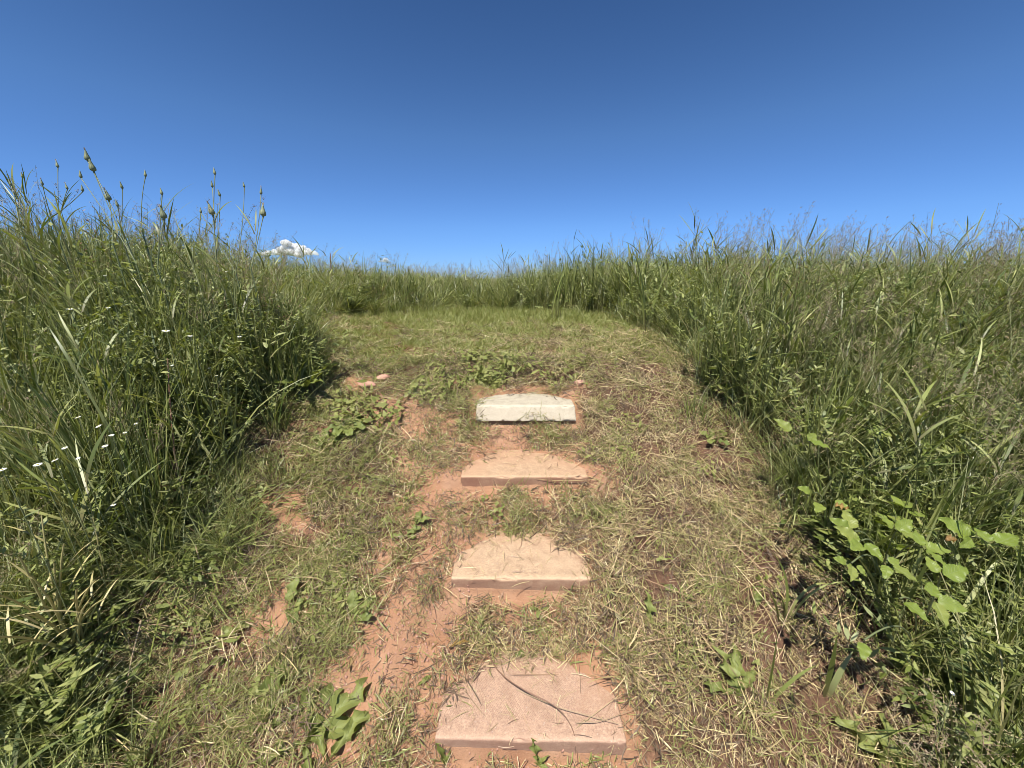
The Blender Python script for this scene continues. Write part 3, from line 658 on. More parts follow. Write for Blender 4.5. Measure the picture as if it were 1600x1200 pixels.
# thin sprinkle on the bare clay and the slabs
STH = [p_straw(0, 12, .10, (.012, .085)) for _ in range(5)]
x, y = sample((-.9, 1.0), (.55, 2.6), lambda x, y: (mown(x, y) * (.20 + .5 * sst(.1, .5, bare(x, y)))) * ~on_slab(x, y, .0), 1800, False)
P, rot, scl = aligned(x, y, .0005, R(.35, .8, len(x)), .03)
scatter('loose_straw', 'scattered straw bits on the bare red clay between the slabs', 'straw', STH, SM_, P, rot, scl, rng.integers(0, 5, len(x)))

def p_bits():
    b = Buf(); n = 8; P = disc(n, .16); P[:, 2] = R(.001, .006, n)
    ribbons(b, P, R(0, 2 * pi, n), R(1.4, 1.62, n), R(-.1, .2, n), R(.02, .16, n), R(.002, .004, n), 3, R(-.6, .6, n), 'straw', 0, R(-.9, .9, n)); return b
xs, ys, zs = [], [], []
for c_, y0_, z0_, wd_, dp_, th_, ya_ in SLABS:
    k = 15 if z0_ < .6 else 5; u = rng.uniform(-.46, .46, k); v = 1 - rng.random(k) ** 2.2 * .95
    xs.append(c_ + u * wd_); ys.append(y0_ + v * .24); zs.append(np.full(k, z0_ + .004))
x, y, zz = map(np.concatenate, (xs, ys, zs)); P, rot, scl = upright(x, y, np.ones(len(x)), .03, (.3, .55), 0); P[:, 2] = np.maximum(zz, P[:, 2]); scl[:, 2] = scl[:, 0]
scatter('slab_litter', 'straw bits and crumbs lying on top of the concrete slabs', 'straw', [p_bits() for _ in range(6)], [M['straw']], P, rot, scl, rng.integers(0, 6, len(x)))
# long straws
def p_long():
    b = Buf(); n = 6; P = disc(n, .14); P[:, 2] = R(.004, .035, n)
    ribbons(b, P, R(0, 2 * pi, n), R(1.35, 1.62, n), R(-.1, .15, n), R(.12, .32, n), R(.0014, .0030, n), 6, R(-.45, .45, n), 'straw', 0, R(-1, 1, n)); return b
LNG = [p_long() for _ in range(6)]
x, y = sample((-1.6, 2.0), (.2, 3.6), lambda x, y: mown(x, y) * ~on_slab(x, y, .08) * (.25 + .5 * sst(0, .7, x)) * (1 - .8 * sst(.2, .5, bare(x, y))), 1000, False)
P, rot, scl = aligned(x, y, .004, R(.7, 1.1, len(x)), .10)
scatter('long_straw', 'long pale hay stalks strewn over the mown ground', 'straw', LNG, SM_, P, rot, scl, rng.integers(0, 6, len(x)))
SHO = [p_short() for _ in range(7)]
def d_short(x, y):
    g = .34 + .5 * (1 - sst(-.5, .1, x)) + 1.6 * fbm(x * 3.5, y * 3.5, 240) - .25 * sst(.1, .6, x)
    return mown(x, y) * np.clip(g, .03, 1) * (1 - sst(.15, .5, bare(x, y))) * ~on_slab(x, y, .02) * np.where(y > 2.55, 0, 1)
x, y = sample((-2.4, 2.2), (.15, 2.6), d_short, int(4.6 * 2.5 * 300), False)
P, rot, scl = upright(x, y, R(.35, 1.1, len(x)) ** 1.5 * 1.1, .25, (.8, 1.3), .002)
scatter('short_grass', 'short green and yellow grass regrowing on the path sides', 'grass', SHO, [M['short']], P, rot, scl, rng.integers(0, 7, len(x)))
def d_lawn(x, y):
    return (1 - sst(.0, .35, sdist(x, y))) * np.where(y > 2.45, 1, 0) * np.clip(.85 + .8 * fbm(x * 3, y * 3, 260), .2, 1) * (1 - .6 * sst(.3, .6, bare(x, y)))
x, y = sample((-3.8, 2.6), (2.4, 7.2), d_lawn, int(6.4 * 4.8 * 330), False)
P, rot, scl = upright(x, y, R(.5, 1.1, len(x)) * (1 + .9 * sst(3.8, 5.2, y)), .22, (.9, 1.4), .002)
scatter('mown_lawn', 'yellow green mown grass on the flat top of the bank', 'grass', SHO, [M['lawn']], P, rot, scl, rng.integers(0, 7, len(x)))
# grass of middle height in front of the tall growth
x, y = sample((-3.8, 3), (.2, 6.4), lambda x, y: np.exp(-((sdist(x, y) + .0) / .09) ** 2) * .6, 2600)
P, rot, scl = upright(x, y, R(.18, .42, len(x)), .2, (.6, 1.0))
scatter('edge_grass', 'knee high tufts along the edge between mown strip and tall growth', 'grass', FIN + BRO, TALLM, P, rot, scl, rng.integers(0, 14, len(x)))
# bottom left corner growth
x, y = sample((-2.3, -.5), (.2, 1.7), lambda x, y: sst(-.25, .1, sdist(x, y)) * 1.0, 900)
P, rot, scl = upright(x, y, R(.16, .40, len(x)), .25, (.6, 1.0))
scatter('weedy_grass', 'low weedy grass in the near left corner', 'grass', UND + FIN, TALLM, P, rot, scl, rng.integers(0, 13, len(x)))
def p_leafy():
    b = Buf(); n = 9
    C, d = ribbons(b, disc(n, .05), R(0, 2 * pi, n), R(.1, .7, n), R(.2, .9, n), R(.12, .34, n), .0028, 5, R(-.5, .5, n), 'stem', 0, R(-1.5, 1.5, n))
    for j in (5, 4, 3):
        ph = R(0, 2 * pi, n)
        for q in (0, 1.3, -1.3):
            ribbons(b, C[:, j], ph + q, R(1.0, 1.6, n), R(.1, .5, n), R(.035, .075, n), R(.018, .034, n), 6, None, 'leaf', 0, R(-.4, .4, n))
    return b
LFY = [p_leafy() for _ in range(6)]
x, y = sample((.7, 2.6), (.3, 2.4), lambda x, y: tall_d(x, y) * np.clip(.35 + 2.5 * fbm(x * 2, y * 2, 410), 0, 1) * (1 - .7 * sst(1.3, 2.0, y)) * sst(.06, .22, sdist(x, y)), 400, False)
P, rot, scl = upright(x, y, R(.8, 1.7, len(x)), .25, (.8, 1.3))
scatter('bramble_undergrowth', 'mass of small bright green bramble leaves under the grass of the right bank', 'brambles', LFY, [M['bramble']], P, rot, scl, rng.integers(0, 6, len(x)))
WEE = [p_weed(k % 2) for k in range(6)]
def d_weed(x, y):
    return mown(x, y) * np.clip(.08 + 1.2 * fbm(x * 6, y * 6, 280) + .30 * (1 - sst(-.5, .2, x)), 0, 1) * (1 - sst(.2, .5, bare(x, y))) * ~on_slab(x, y, .03)
x, y = sample((-2.2, 1.8), (.3, 3.2), lambda x, y: d_weed(x, y) * np.where((np.abs(x) < .55) & (y < 2), .1, 1), 2600, False)
P, rot, scl = aligned(x, y, .0, R(.5, 1.15, len(x)), .3)
scatter('ground_weeds', 'small round and pointed weed leaves low among the straw', 'weeds', WEE, [M['weed']], P, rot, scl, rng.integers(0, 6, len(x)))
# dark leafy clumps right behind the top slab and on the bank edge
cl = [(hit(px, py), r, n) for px, py, r, n in [(765, 578, .13, 26), (760, 596, .08, 12), (820, 580, .1, 9), (705, 598, .12, 10), (665, 612, .10, 9), (560, 640, .14, 12), (600, 655, .08, 6), (880, 575, .12, 5)]]
xs, ys = [], []
for c, r, n in cl: q = disc(n, r); xs.append(c[0] + q[:, 0] * 1.2); ys.append(c[1] + q[:, 1] * .8)
x, y = np.concatenate(xs), np.concatenate(ys); P, rot, scl = aligned(x, y, .01, R(.8, 1.7, len(x)), .45)
scatter('bank_weeds', 'dark green leafy weeds hanging over the bank above the top slab', 'weeds', WEE, [M['weed']], P, rot, scl, rng.integers(0, 6, len(x)))
# grit
def p_grit():
    b = Buf(); import bmesh
    bm = bmesh.new(); bmesh.ops.create_icosphere(bm, subdivisions=1, radius=1)
    V = np.array([v.co[:] for v in bm.verts]); T = np.array([[v.index for v in f.verts] for f in bm.faces]); bm.free()
    V = V * (1 + rng.normal(0, .16, (len(V), 1))) * [1, .8, .55]; b.add(V, None, np.zeros((len(V), 3)), T=T); return b
GR = [p_grit() for _ in range(5)]
x, y = sample((-1.0, 1.0), (.5, 2.6), lambda x, y: sst(.1, .45, bare(x, y)) * ~on_slab(x, y, -.02) * mown(x, y), 42000, False)
P, rot, scl = upright(x, y, R(.4, 1, len(x)), 1.5, (1, 1), 0); s = .0012 + .0070 * rng.random(len(x)) ** 5
scatter('clay_grit', 'crumbs of red clay on the bare ground', 'gravel', GR, [M['stone']], P, rot, np.stack([s] * 3, -1), rng.integers(0, 5, len(x)))

# ------------------------------------------------------------------ leaves built one by one
def leaf_mesh(name, L, Wd, shape='oval', serr=0, nser=14, fold=.25, droop=.4, wave=.0, lobes=0, mat='broad', ns=40, seed=0, petiole=0):
    r_ = np.random.default_rng(seed)
    s = np.linspace(0, 1, ns + 1); u = np.linspace(-1, 1, 9)
    if shape == 'oval': wp = np.sin(pi * s ** .85) ** .75 * (1 - .25 * s)
    elif shape == 'ovate': wp = np.sin(pi * s ** .62) ** .85 * (1 - .15 * s)
    elif shape == 'lance': wp = np.sin(pi * s ** .9) ** .9
    else: wp = np.sin(pi * s ** 1.5) ** .8
    wp = np.maximum(wp, .03)
    if lobes: wp = wp * (1 - .45 * np.abs(np.sin(s * pi * lobes)) ** 1.2 * (1 - s * .5))
    if serr: wp = wp * (1 - serr * (((s * nser) % 1.0)))
    SS, UU = np.meshgrid(s, u, indexing='ij')
    ang = droop * SS
    xx = L * np.cumsum(np.concatenate([[0], np.cos(droop * (s[1:] + s[:-1]) / 2) / ns])); zz = -L * np.cumsum(np.concatenate([[0], np.sin(droop * (s[1:] + s[:-1]) / 2) / ns]))
    half = Wd / 2 * wp[:, None] * UU
    Xv = xx[:, None] + .0 * UU; Yv = half; Zv = zz[:, None] + np.abs(half) * fold + wave * L * np.sin(SS * 17 + r_.uniform(0, 6)) * np.abs(UU) ** 1.5 * .12
    Zv = Zv + L * .02 * r_.normal(0, 1) * UU
    V = np.stack([Xv, Yv, Zv], -1).reshape(-1, 3)
    k = len(u); i, j = np.meshgrid(np.arange(ns), np.arange(k - 1), indexing='ij'); o = (i * k + j).ravel()
    b = Buf(); A = np.zeros((len(V), 3)); A[:, 0] = r_.random(); A[:, 1] = SS.ravel(); A[:, 2] = UU.ravel()
    b.add(V, np.stack([o, o + k, o + k + 1, o + 1], -1), A)
    if petiole: tube(b, curve((-petiole, 0, -petiole * .25), (L * .03, 0, 0), (0, 0, petiole * .1), 7), .0016 * max(1, L / .06), 0, .2)
    return b.mesh(name, [M[mat]])
def place(me, parent, loc, yaw, pitch, roll=0, name='leaf', scale=1, label=None, face=0):
    """pitch above the horizon of the leaf's direction"""
    o = part(name, me, None, parent, loc, label); o.rotation_euler = Matrix.Rotation(yaw, 4, 'Z').to_euler()
    mt = Matrix.Rotation(face, 4, 'X') @ Matrix.Rotation(yaw, 4, 'Z') @ Matrix.Rotation(-pitch, 4, 'Y') @ Matrix.Rotation(roll, 4, 'X'); o.rotation_euler = mt.to_euler(); o.scale = (scale,) * 3
    return o

# bramble plants with leaves in threes
BL = [leaf_mesh('leaf', .080 + .008 * i, .056 + .005 * i, 'ovate', .16, 13, .22, .35, .35, mat='bramble', seed=i, ns=65) for i in range(4)]
def bramble(px, py, tips, label, up=.0):
    """tips: (px, py, zc, size, yaw) of leaf groups in the photograph, turned into places above the ground"""
    base = hit(px, py); e = empty('bramble_plant', base, label, 'plant', 'bramble seedlings among the right hand grass')
    b = Buf()
    for k, (tx, ty, zc, sz, yaw, nl) in enumerate(tips):
        q = pt(tx, ty, zc) - base
        tube(b, curve((0, 0, -.02), q, (0, 0, .03 + .1 * q[2]), 10), .0022, 0, .4)
        for j in range(nl):
            dy = [0, 1.25, -1.25][j]; me_ = BL[(k + j + int(sz * 10)) % 4]
            place(me_, e, q + np.array([cos(yaw + dy), sin(yaw + dy), 0]) * .012, yaw + dy, .30 - .45 * (j > 0) * random.random(), random.uniform(-.3, .3), 'leaf', sz * (1 if j == 0 else .85) * .80, face=random.uniform(.35, .75))
    part('stem', b, [M['stem']], e)
    return e
bramble(1370, 905, [(1335, 830, 1.18, .95, 2.6, 3), (1345, 845, 1.10, .85, 3.7, 3), (1400, 830, 1.22, 1.05, .5, 3), (1440, 855, 1.12, .95, -.2, 3), (1385, 880, 1.02, .7, -1.0, 3), (1330, 880, 1.02, .6, -2.2, 3)],
        'bright green bramble plant with toothed leaves in threes, largest in the right grass')
bramble(1430, 1010, [(1405, 935, .98, .85, -1.3, 1), (1455, 935, .98, .85, -.5, 3), (1470, 900, 1.05, .9, .2, 2), (1350, 1000, .9, .6, -2.3, 1)],
        'bramble plant low in the shade just below the largest one')
bramble(1290, 830, [(1272, 770, 1.38, .8, 2.8, 1), (1282, 785, 1.32, .85, 3.9, 1), (1298, 780, 1.34, .75, -.9, 1)],
        'small bramble sprig of three leaves beside an arching grass blade')
bramble(1260, 740, [(1240, 675, 1.55, 1.0, 2.2, 1), (1262, 690, 1.52, .9, -.6, 2)],
        'bramble leaves near the mown edge, above the small sprig')
bramble(1385, 735, [(1372, 680, 1.6, .8, 1.2, 3), (1450, 700, 1.6, .9, 2.5, 3)],
        'bramble leaves half hidden in weeds, farther up the right bank')
bramble(1545, 900, [(1520, 840, 1.25, 1.1, 2.4, 3), (1555, 850, 1.2, 1.0, .3, 2)],
        'bramble plant behind grass stems close to the right edge of the picture')
# yellowed leaves
def lone_leaf(px, py, lift, me_, yaw, pitch, roll, label, name='loose_leaf', cat='leaf', scale=1):
    p = hit(px, py); p[2] += lift; o = place(me_, None, p, yaw, pitch, roll, name, scale); tag(o, label, cat); return o
AU = leaf_mesh('loose_leaf', .045, .022, 'ovate', .1, 9, .3, .6, 1.5, mat='autumn', seed=9)
for (px, py, zc, yaw, lb) in [(1480, 843, 1.15, .2, 'yellow and orange leaf under a pale seed spike in the right grass'), (1305, 790, 1.3, -.3, 'orange yellow curled leaf beside the three leaved sprig')]:
    o = place(AU, None, pt(px, py, zc), yaw, .1, .3, 'withered_leaf', 1); tag(o, lb, 'leaf')
# large dock and burdock leaves
def rosette(px, py, leaves, label, cat='plant', name='leaf_rosette', group=None, mat=None, crown=0):
    base = hit(px, py); e = empty(name, base, label, cat, group)
    for (me_, yaw, pitch, sc, roll) in leaves: place(me_, e, (0, 0, .010 + crown), yaw, pitch, roll, 'leaf', sc * 1.35, face=.22)
    return e
DOCK = [leaf_mesh('leaf', .20, .085, 'oval', 0, 1, .22, .5, 1.2, seed=20 + i, petiole=.05) for i in range(3)]
BUR = [leaf_mesh('leaf', .26, .20, 'ovate', 0, 1, .15, .5, 1.3, seed=30 + i, petiole=.1) for i in range(2)]
LAN = [leaf_mesh('leaf', .17, .030, 'lance', 0, 1, .4, .5, .3, seed=40 + i) for i in range(3)]
DAN = [leaf_mesh('leaf', .14, .046, 'ob', 0, 1, .3, .5, 1.0, lobes=4, seed=50 + i) for i in range(4)]
SPO = [leaf_mesh('leaf', .085, .034, 'ob', 0, 1, .25, .4, .6, seed=60 + i, petiole=.02) for i in range(3)]
rosette(1385, 1199, [(DOCK[0], 2.4, .7, .62, .2), (DOCK[1], .2, .4, .6, -.2), (DOCK[2], -2.4, .3, .5, 0), (DOCK[0], 1.2, .9, .5, 0)], 'dock plant with broad smooth leaves at the bottom right of the cut straw')
rosette(1570, 1080, [(BUR[0], 1.6, .75, .8, .1), (BUR[1], 2.7, .5, .65, .3), (BUR[0], .6, .5, .8, 0), (BUR[1], -1.5, .3, .5, 0)], 'large burdock leaves in shade low at the right edge')
rosette(1480, 1110, [(DOCK[0], 1.0, .5, .9, .1), (DOCK[1], -.6, .4, .8, 0), (DOCK[2], 2.2, .4, .7, 0)], 'dark dock leaves in the shade between the burdock and the straw')
rosette(478, 612, [(LAN[i % 3], a_, .95 - .25 * abs(sin(a_ * 2)), 1.15, 0) for i, a_ in enumerate(np.linspace(0, 2 * pi, 12)[:-1])], 'upright rosette of long pointed leaves at the left mown edge', crown=.01)
rosette(545, 672, [(SPO[i % 3], a_, .45, 1.1, 0) for i, a_ in enumerate(np.linspace(.3, 6, 8))], 'pale green spoon leaved rosette on the left slope level with the cream slab')
rosette(515, 690, [(SPO[i % 3], a_, .5, .8, 0) for i, a_ in enumerate(np.linspace(.1, 5.6, 6))], 'small leaved sprout touching the spoon leaved rosette')
rosette(415, 1150, [(DAN[0], 1.75, .5, 1.25, 0), (DAN[1], 2.9, .25, .9, .2), (DAN[2], .6, .3, .8, 0)], 'dandelion with one broad upright leaf and a white midrib, near left')
rosette(478, 1165, [(DAN[0], 1.2, .35, 1.25, .2), (DAN[1], .75, .35, 1.3, .1), (DAN[2], 1.8, .4, 1.1, 0), (DAN[3], .3, .3, 1.1, .2), (DAN[1], 3.4, .2, .8, 0), (DAN[0], -1, .2, .6, 0)], 'dandelion rosette with lobed leaves left of the lowest slab')
rosette(510, 1195, [(DAN[2], .9, .35, .8, .3), (DAN[3], 2.2, .4, .8, 0)], 'dandelion with two reddish stalks just below the lobed rosette')
rosette(355, 890, [(DAN[1], 1.1, .5, .9, 0), (DAN[2], 2.3, .4, .8, 0), (DAN[0], .2, .3, .6, 0)], 'dandelion leaves on the left slope at the edge of taller grass')
rosette(450, 955, [(SPO[0], 1.4, .9, 1.0, 0), (SPO[1], -.7, .4, .8, 0), (SPO[2], .2, .6, .7, .2)], 'sprout of two folded leaves on a clay patch, left slope')
rosette(555, 970, [(SPO[0], .9, .5, .9, 0), (SPO[1], 1.9, .8, .9, 0), (SPO[2], -.1, .5, .7, .2)], 'tall thin sprout beside the clay left of the speckled slab')
rosette(648, 822, [(SPO[0], .4, .4, .65, 0), (SPO[1], 1.3, .5, .6, 0)], 'two leaf seedling at the clay edge left of the third slab')
rosette(632, 840, [(SPO[1], .5, .4, .7, 0), (SPO[2], -.2, .2, .5, 0), (SPO[0], 3.3, .3, .5, 0)], 'green seedling just under the two leaf seedling')
rosette(322, 1010, [(DAN[3], .4, .4, .8, 0), (DAN[0], 2.0, .5, .7, 0), (DAN[2], 3.2, .3, .7, 0)], 'yellowish lobed weed left of the small clay patches')
rosette(165, 1085, [(DOCK[1], .5, .3, .5, 0), (DOCK[2], 1.3, .4, .5, 0), (DOCK[0], 3.0, .3, .5, 0)], 'pale broad leaves beside the dry stalks, near left corner')
rosette(155, 1190, [(DOCK[0], .8, .5, .55, 0), (DOCK[2], 2.0, .5, .5, 0)], 'long green leaves at the very bottom left')
rosette(695, 1199, [(LAN[0], 1.7, 1.35, .42, 1.2), (LAN[1], .9, 1.1, .22, 0)], 'narrow green shoot at the left corner of the lowest slab')
rosette(840, 1199, [(DAN[0], 1.65, 1.30, .52, .9), (LAN[1], .3, 1.1, .25, 0), (SPO[0], -.3, .5, .3, 0)], 'single upright lobed leaf in front of the lowest slab')
rosette(1016, 978, [(DAN[1], 1.6, 1.15, .62, .2)], 'single upright leaf right of the speckled slab')
rosette(745, 962, [(SPO[0], .6, .5, .55, 0), (SPO[1], -1.0, .3, .4, 0)], 'yellow green seedling below the left end of the speckled slab')
rosette(842, 955, [(SPO[i % 3], a_, .4, .35, 0) for i, a_ in enumerate((0, 1.6, 3.1, 4.5))], 'dark four leaved seedling below the middle of the speckled slab')
rosette(1180, 955, [(SPO[2], 1.0, .5, .7, 0)], 'round leaf in shade between straw and the right grass')
rosette(1150, 1090, [(DAN[3], 1.9, 1.0, .8, .3), (DAN[1], 1.3, .8, .8, 0), (DAN[2], .6, .5, .6, 0), (DAN[0], 2.9, .4, .6, 0)], 'bushy upright weed standing in the straw right of the lowest slab')
rosette(1062, 930, [(SPO[0], .8, .4, .6, 0), (SPO[2], 2.8, .4, .6, 0), (SPO[1], -.6, .3, .5, 0)], 'yellow green weed leaves in the straw, right of the single upright leaf')
rosette(1115, 690, [(SPO[i % 3], a_, .5, .8, 0) for i, a_ in enumerate((.4, 1.5, 2.6, 3.9, 5.2))], 'round leaved weed by the dark hollow at the right mown edge')
rosette(1072, 552, [(SPO[i % 3], a_, .6, .95, 0) for i, a_ in enumerate((.2, 1.5, 2.8, 4.0))], 'pale round leaves at the foot of the tall grass, top right of the mown strip', crown=.1)
lone_leaf(650, 1075, .006, DAN[2], .55, .28, .5, 'dark green fallen leaf curled up on bare clay left of the lowest slab', scale=.42)
lone_leaf(700, 1015, .012, leaf_mesh('loose_leaf', .09, .014, 'lance', 0, 1, .5, .4, .5, mat='autumn', seed=70), .4, .05, .2, 'withered brown leaf on the straw above the lowest slab')
lone_leaf(800, 1030, .012, SPO[1], .3, .1, .3, 'light green fallen leaf in straw above the lowest slab', scale=.7)

# sticks and stalks
def stalk(name, pts, r, mat, label, cat='stalk', off=None):
    C = np.array(pts, float); t = np.linspace(0, 1, len(C)); tt = np.linspace(0, 1, 22)
    # smooth curve through the points
    Q = np.stack([np.interp(tt, t, C[:, i]) for i in range(3)], -1)
    for _ in range(3): Q[1:-1] = (Q[:-2] + 2 * Q[1:-1] + Q[2:]) / 4
    b = Buf(); tube(b, Q - Q[0], np.linspace(r, r * .5, len(Q)), 0, .5)
    o = link(bpy.data.objects.new(name, b.mesh(name, [M[mat]]))); o.location = Q[0]; tag(o, label, cat); return o
def gp(px, py, up=.006): p = hit(px, py); p[2] += up; return p
def top_pt(px, py, z):
    d = CF + CR * (px - 800) / FPX + CU * (600 - py) / FPX; t = (z - CAM_Z) / d[2]; return CP + t * d
stalk('bent_stalk', [gp(752, 998, .01), top_pt(775, 1050, .02), top_pt(820, 1080, .035), top_pt(872, 1103, .035), top_pt(898, 1140, .02), gp(903, 1195, .01)], .0022, 'redstem', 'dark bent weed stalk arching across the lowest slab')
stalk('straw_stem', [top_pt(808, 1078, .004), top_pt(870, 1105, .02), top_pt(968, 1131, .02)], .0015, 'drystem', 'long pale straw crossing the bent stalk on the lowest slab')
stalk('straw_stem', [top_pt(900, 1130, .01), top_pt(935, 1128, .02), gp(1000, 1112, .02)], .0012, 'drystem', 'pale straw reaching from the right onto the lowest slab')
stalk('dry_stick', [gp(896, 828, .012), gp(935, 829, .02), gp(985, 834, .015)], .0042, 'drystem', 'dry brown stick lying right of the third slab', 'stick')
stalk('dry_stick', [gp(597, 897, .02), gp(618, 884, .03), gp(640, 868, .04)], .0035, 'drystem', 'pale forked stick on the clay left of the speckled slab', 'stick')
stalk('straw_stem', [gp(435, 1172, .01), gp(420, 1145, .03), gp(404, 1118, .035)], .0024, 'drystem', 'white leaf stalk lying below the broad dandelion leaf')
stalk('straw_stem', [gp(316, 890, .12), gp(325, 925, .06), gp(332, 965, .02)], .0022, 'drystem', 'pale drooping stem on the left slope edge')
stalk('straw_stem', [gp(235, 1010, .12), gp(215, 1060, .08), gp(190, 1130, .02)], .0030, 'drystem', 'pale thick straw leaning down in the near left corner')
stalk('straw_stem', [gp(1205, 705, .1), gp(1262, 752, .05)], .0015, 'drystem', 'thin straw leaning out at the right grass edge')
stalk('curled_stem', [hit(968, 775) + [0, 0, .0], hit(962, 770) + [0, 0, .05], hit(958, 765) + [0, 0, .085]], .003, 'redstem', 'short dark stub of a stem beside the right end of the third slab')
# dead stalks fanning up, bottom left
base = hit(118, 1020); e = empty('dry_stalk_clump', base, 'clump of yellowish dry stalks fanning up to the left in the near corner', 'dead plant')
for k, (tx, ty, zc) in enumerate([(65, 805, 1.25), (100, 850, 1.2), (30, 870, 1.1), (0, 930, 1.0), (150, 905, 1.15), (40, 960, 1.0), (75, 930, 1.05), (165, 935, 1.1), (-20, 1000, .95), (50, 900, 1.12), (85, 880, 1.2), (120, 920, 1.1), (20, 1010, .98), (140, 940, 1.05)]):
    b = Buf(); q = pt(tx, ty, zc) - base; o0 = np.array([random.uniform(-.02, .02), random.uniform(-.02, .02), 0])
    tube(b, curve(o0, q, (0, 0, .04), 12), np.linspace(.0042, .002, 12), 0, random.random()); ribbons(b, np.array([q * .6, q * .8]), R(0, 6.28, 2), R(.5, .9, 2), R(.2, .9, 2), R(.08, .16, 2), .006, 6); part('stalk', b, [M['yellowstem']], e)
base = hit(285, 800); e = empty('dry_stalk_clump', base, 'brown dead stalks standing in the middle of the left bank growth', 'dead plant')
for k, (tx, ty, zc) in enumerate([(200, 610, 1.7), (225, 640, 1.65), (270, 700, 1.6), (262, 560, 1.7), (150, 560, 1.7), (252, 760, 1.5)]):
    b = Buf(); q = pt(tx, ty, zc) - base
    tube(b, curve((random.uniform(-.03, .03), random.uniform(-.03, .03), 0), q, (0, 0, .04), 12), np.linspace(.004, .002, 12), 0, random.random()); part('stalk', b, [M['redstem' if k % 2 else 'drystem']], e)
# dead stalk against the sky at the back
b_ = pt(519, 475, 5.6); b_[2] = zg(b_[0], b_[1])
stalk('dead_stalk', [b_, pt(518, 440, 5.6), pt(517, 412, 5.6), pt(516, 396, 5.6)], .012, 'redstem', 'dark dead stalk standing against the sky left of centre', 'dead plant')

# stones
def stone(px, py, sx_, sy_, sz_, label, yaw=0, seed=0, up=.3):
    import bmesh
    r_ = np.random.default_rng(seed + 100); bm = bmesh.new(); bmesh.ops.create_icosphere(bm, subdivisions=4, radius=1)
    V = np.array([v.co[:] for v in bm.verts]); T = np.array([[v.index for v in f.verts] for f in bm.faces]); bm.free()
    for k in range(9):
        nrm = r_.normal(0, 1, 3); nrm /= np.linalg.norm(nrm); c = r_.uniform(.62, .9); d = V @ nrm - c; V = V - np.clip(d, 0, None)[:, None] * nrm * .9
    V = V * (1 + .12 * fbm(V[:, 0] * 2.5 + seed, V[:, 1] * 2.5 + V[:, 2] * 2, seed))[:, None]
    b = Buf(); b.add(V * [sx_, sy_, sz_], None, np.zeros((len(V), 3)), T=T)
    o = link(bpy.data.objects.new('stone', b.mesh('stone', [M['stone']], False))); p = hit(px, py); p[2] += sz_ * up; o.location = p; o.rotation_euler = (r_.uniform(-.2, .2), r_.uniform(-.2, .2), yaw)
    tag(o, label, 'stone', 'small stones on the path')
stone(573, 603, .065, .035, .025, 'flat pinkish stone on the bank edge, lower left of the two', -.15, 1, .5)
stone(600, 592, .05, .03, .022, 'flat pinkish stone on the bank edge, upper right of the two', .3, 2, .5)
stone(905, 601, .035, .028, .022, 'reddish brick like stone to the right above the cream slab', .2, 3, .5)
stone(736, 1066, .022, .014, .007, 'small flake of pink clay at the upper left of the lowest slab', .5, 4)
stone(745, 1052, .018, .011, .006, 'thin clay flake just above the other one by the lowest slab', -.4, 5)
stone(769, 1058, .012, .009, .006, 'brown pebble where the clay meets the lowest slab', .1, 6)
stone(862, 934, .007, .006, .006, 'tiny white pebble in the gap under the speckled slab', .1, 7)
stone(655, 1010, .010, .008, .005, 'dark crumb of soil on the clay above the fallen leaf', .1, 8)

# goat's beard plants on the left bank
def bud_mesh(L, rad, seed=0, tip=.18):
    n = 12; s = np.linspace(0, 1, n + 1); kk = 24; a = np.arange(kk) * 2 * pi / kk
    rr = rad * np.interp(s, [0, .08, .2, .35, .6, .8, .93, 1], [.35, .85, 1, .93, .58, .38, .26, .10])
    ridge = 1 - .10 * np.abs(np.sin(a * 4))
    V = np.stack([rr[:, None] * ridge * np.cos(a), rr[:, None] * ridge * np.sin(a), np.broadcast_to((s * L)[:, None], (n + 1, kk))], -1)
    i, j = np.meshgrid(np.arange(n), np.arange(kk), indexing='ij'); j2 = (j + 1) % kk
    b = Buf(); A = np.zeros((n + 1, kk, 3)); A[..., 0] = np.broadcast_to((np.abs(np.sin(a * 4)) * .5 + .2)[None], (n + 1, kk)); A[..., 1] = s[:, None]
    b.add(V.reshape(-1, 3), np.stack([i * kk + j, i * kk + j2, (i + 1) * kk + j2, (i + 1) * kk + j], -1).reshape(-1, 4), A.reshape(-1, 3))
    return b.mesh('seed_head', [M['bud']])
def tuft_mesh(L, rad):
    b = Buf(); n = 14
    ribbons(b, disc(n, rad * .4), R(0, 2 * pi, n), R(0, .35, n), 0, R(.6, 1.0, n) * L, rad * .35, 2, None, 'straw', 0, R(-1, 1, n)); return b.mesh('tuft', [M['tuft']])
BUDB, BUDS = bud_mesh(.052, .0135), bud_mesh(.032, .0062)
TB, TS = tuft_mesh(.016, .008), tuft_mesh(.010, .004)
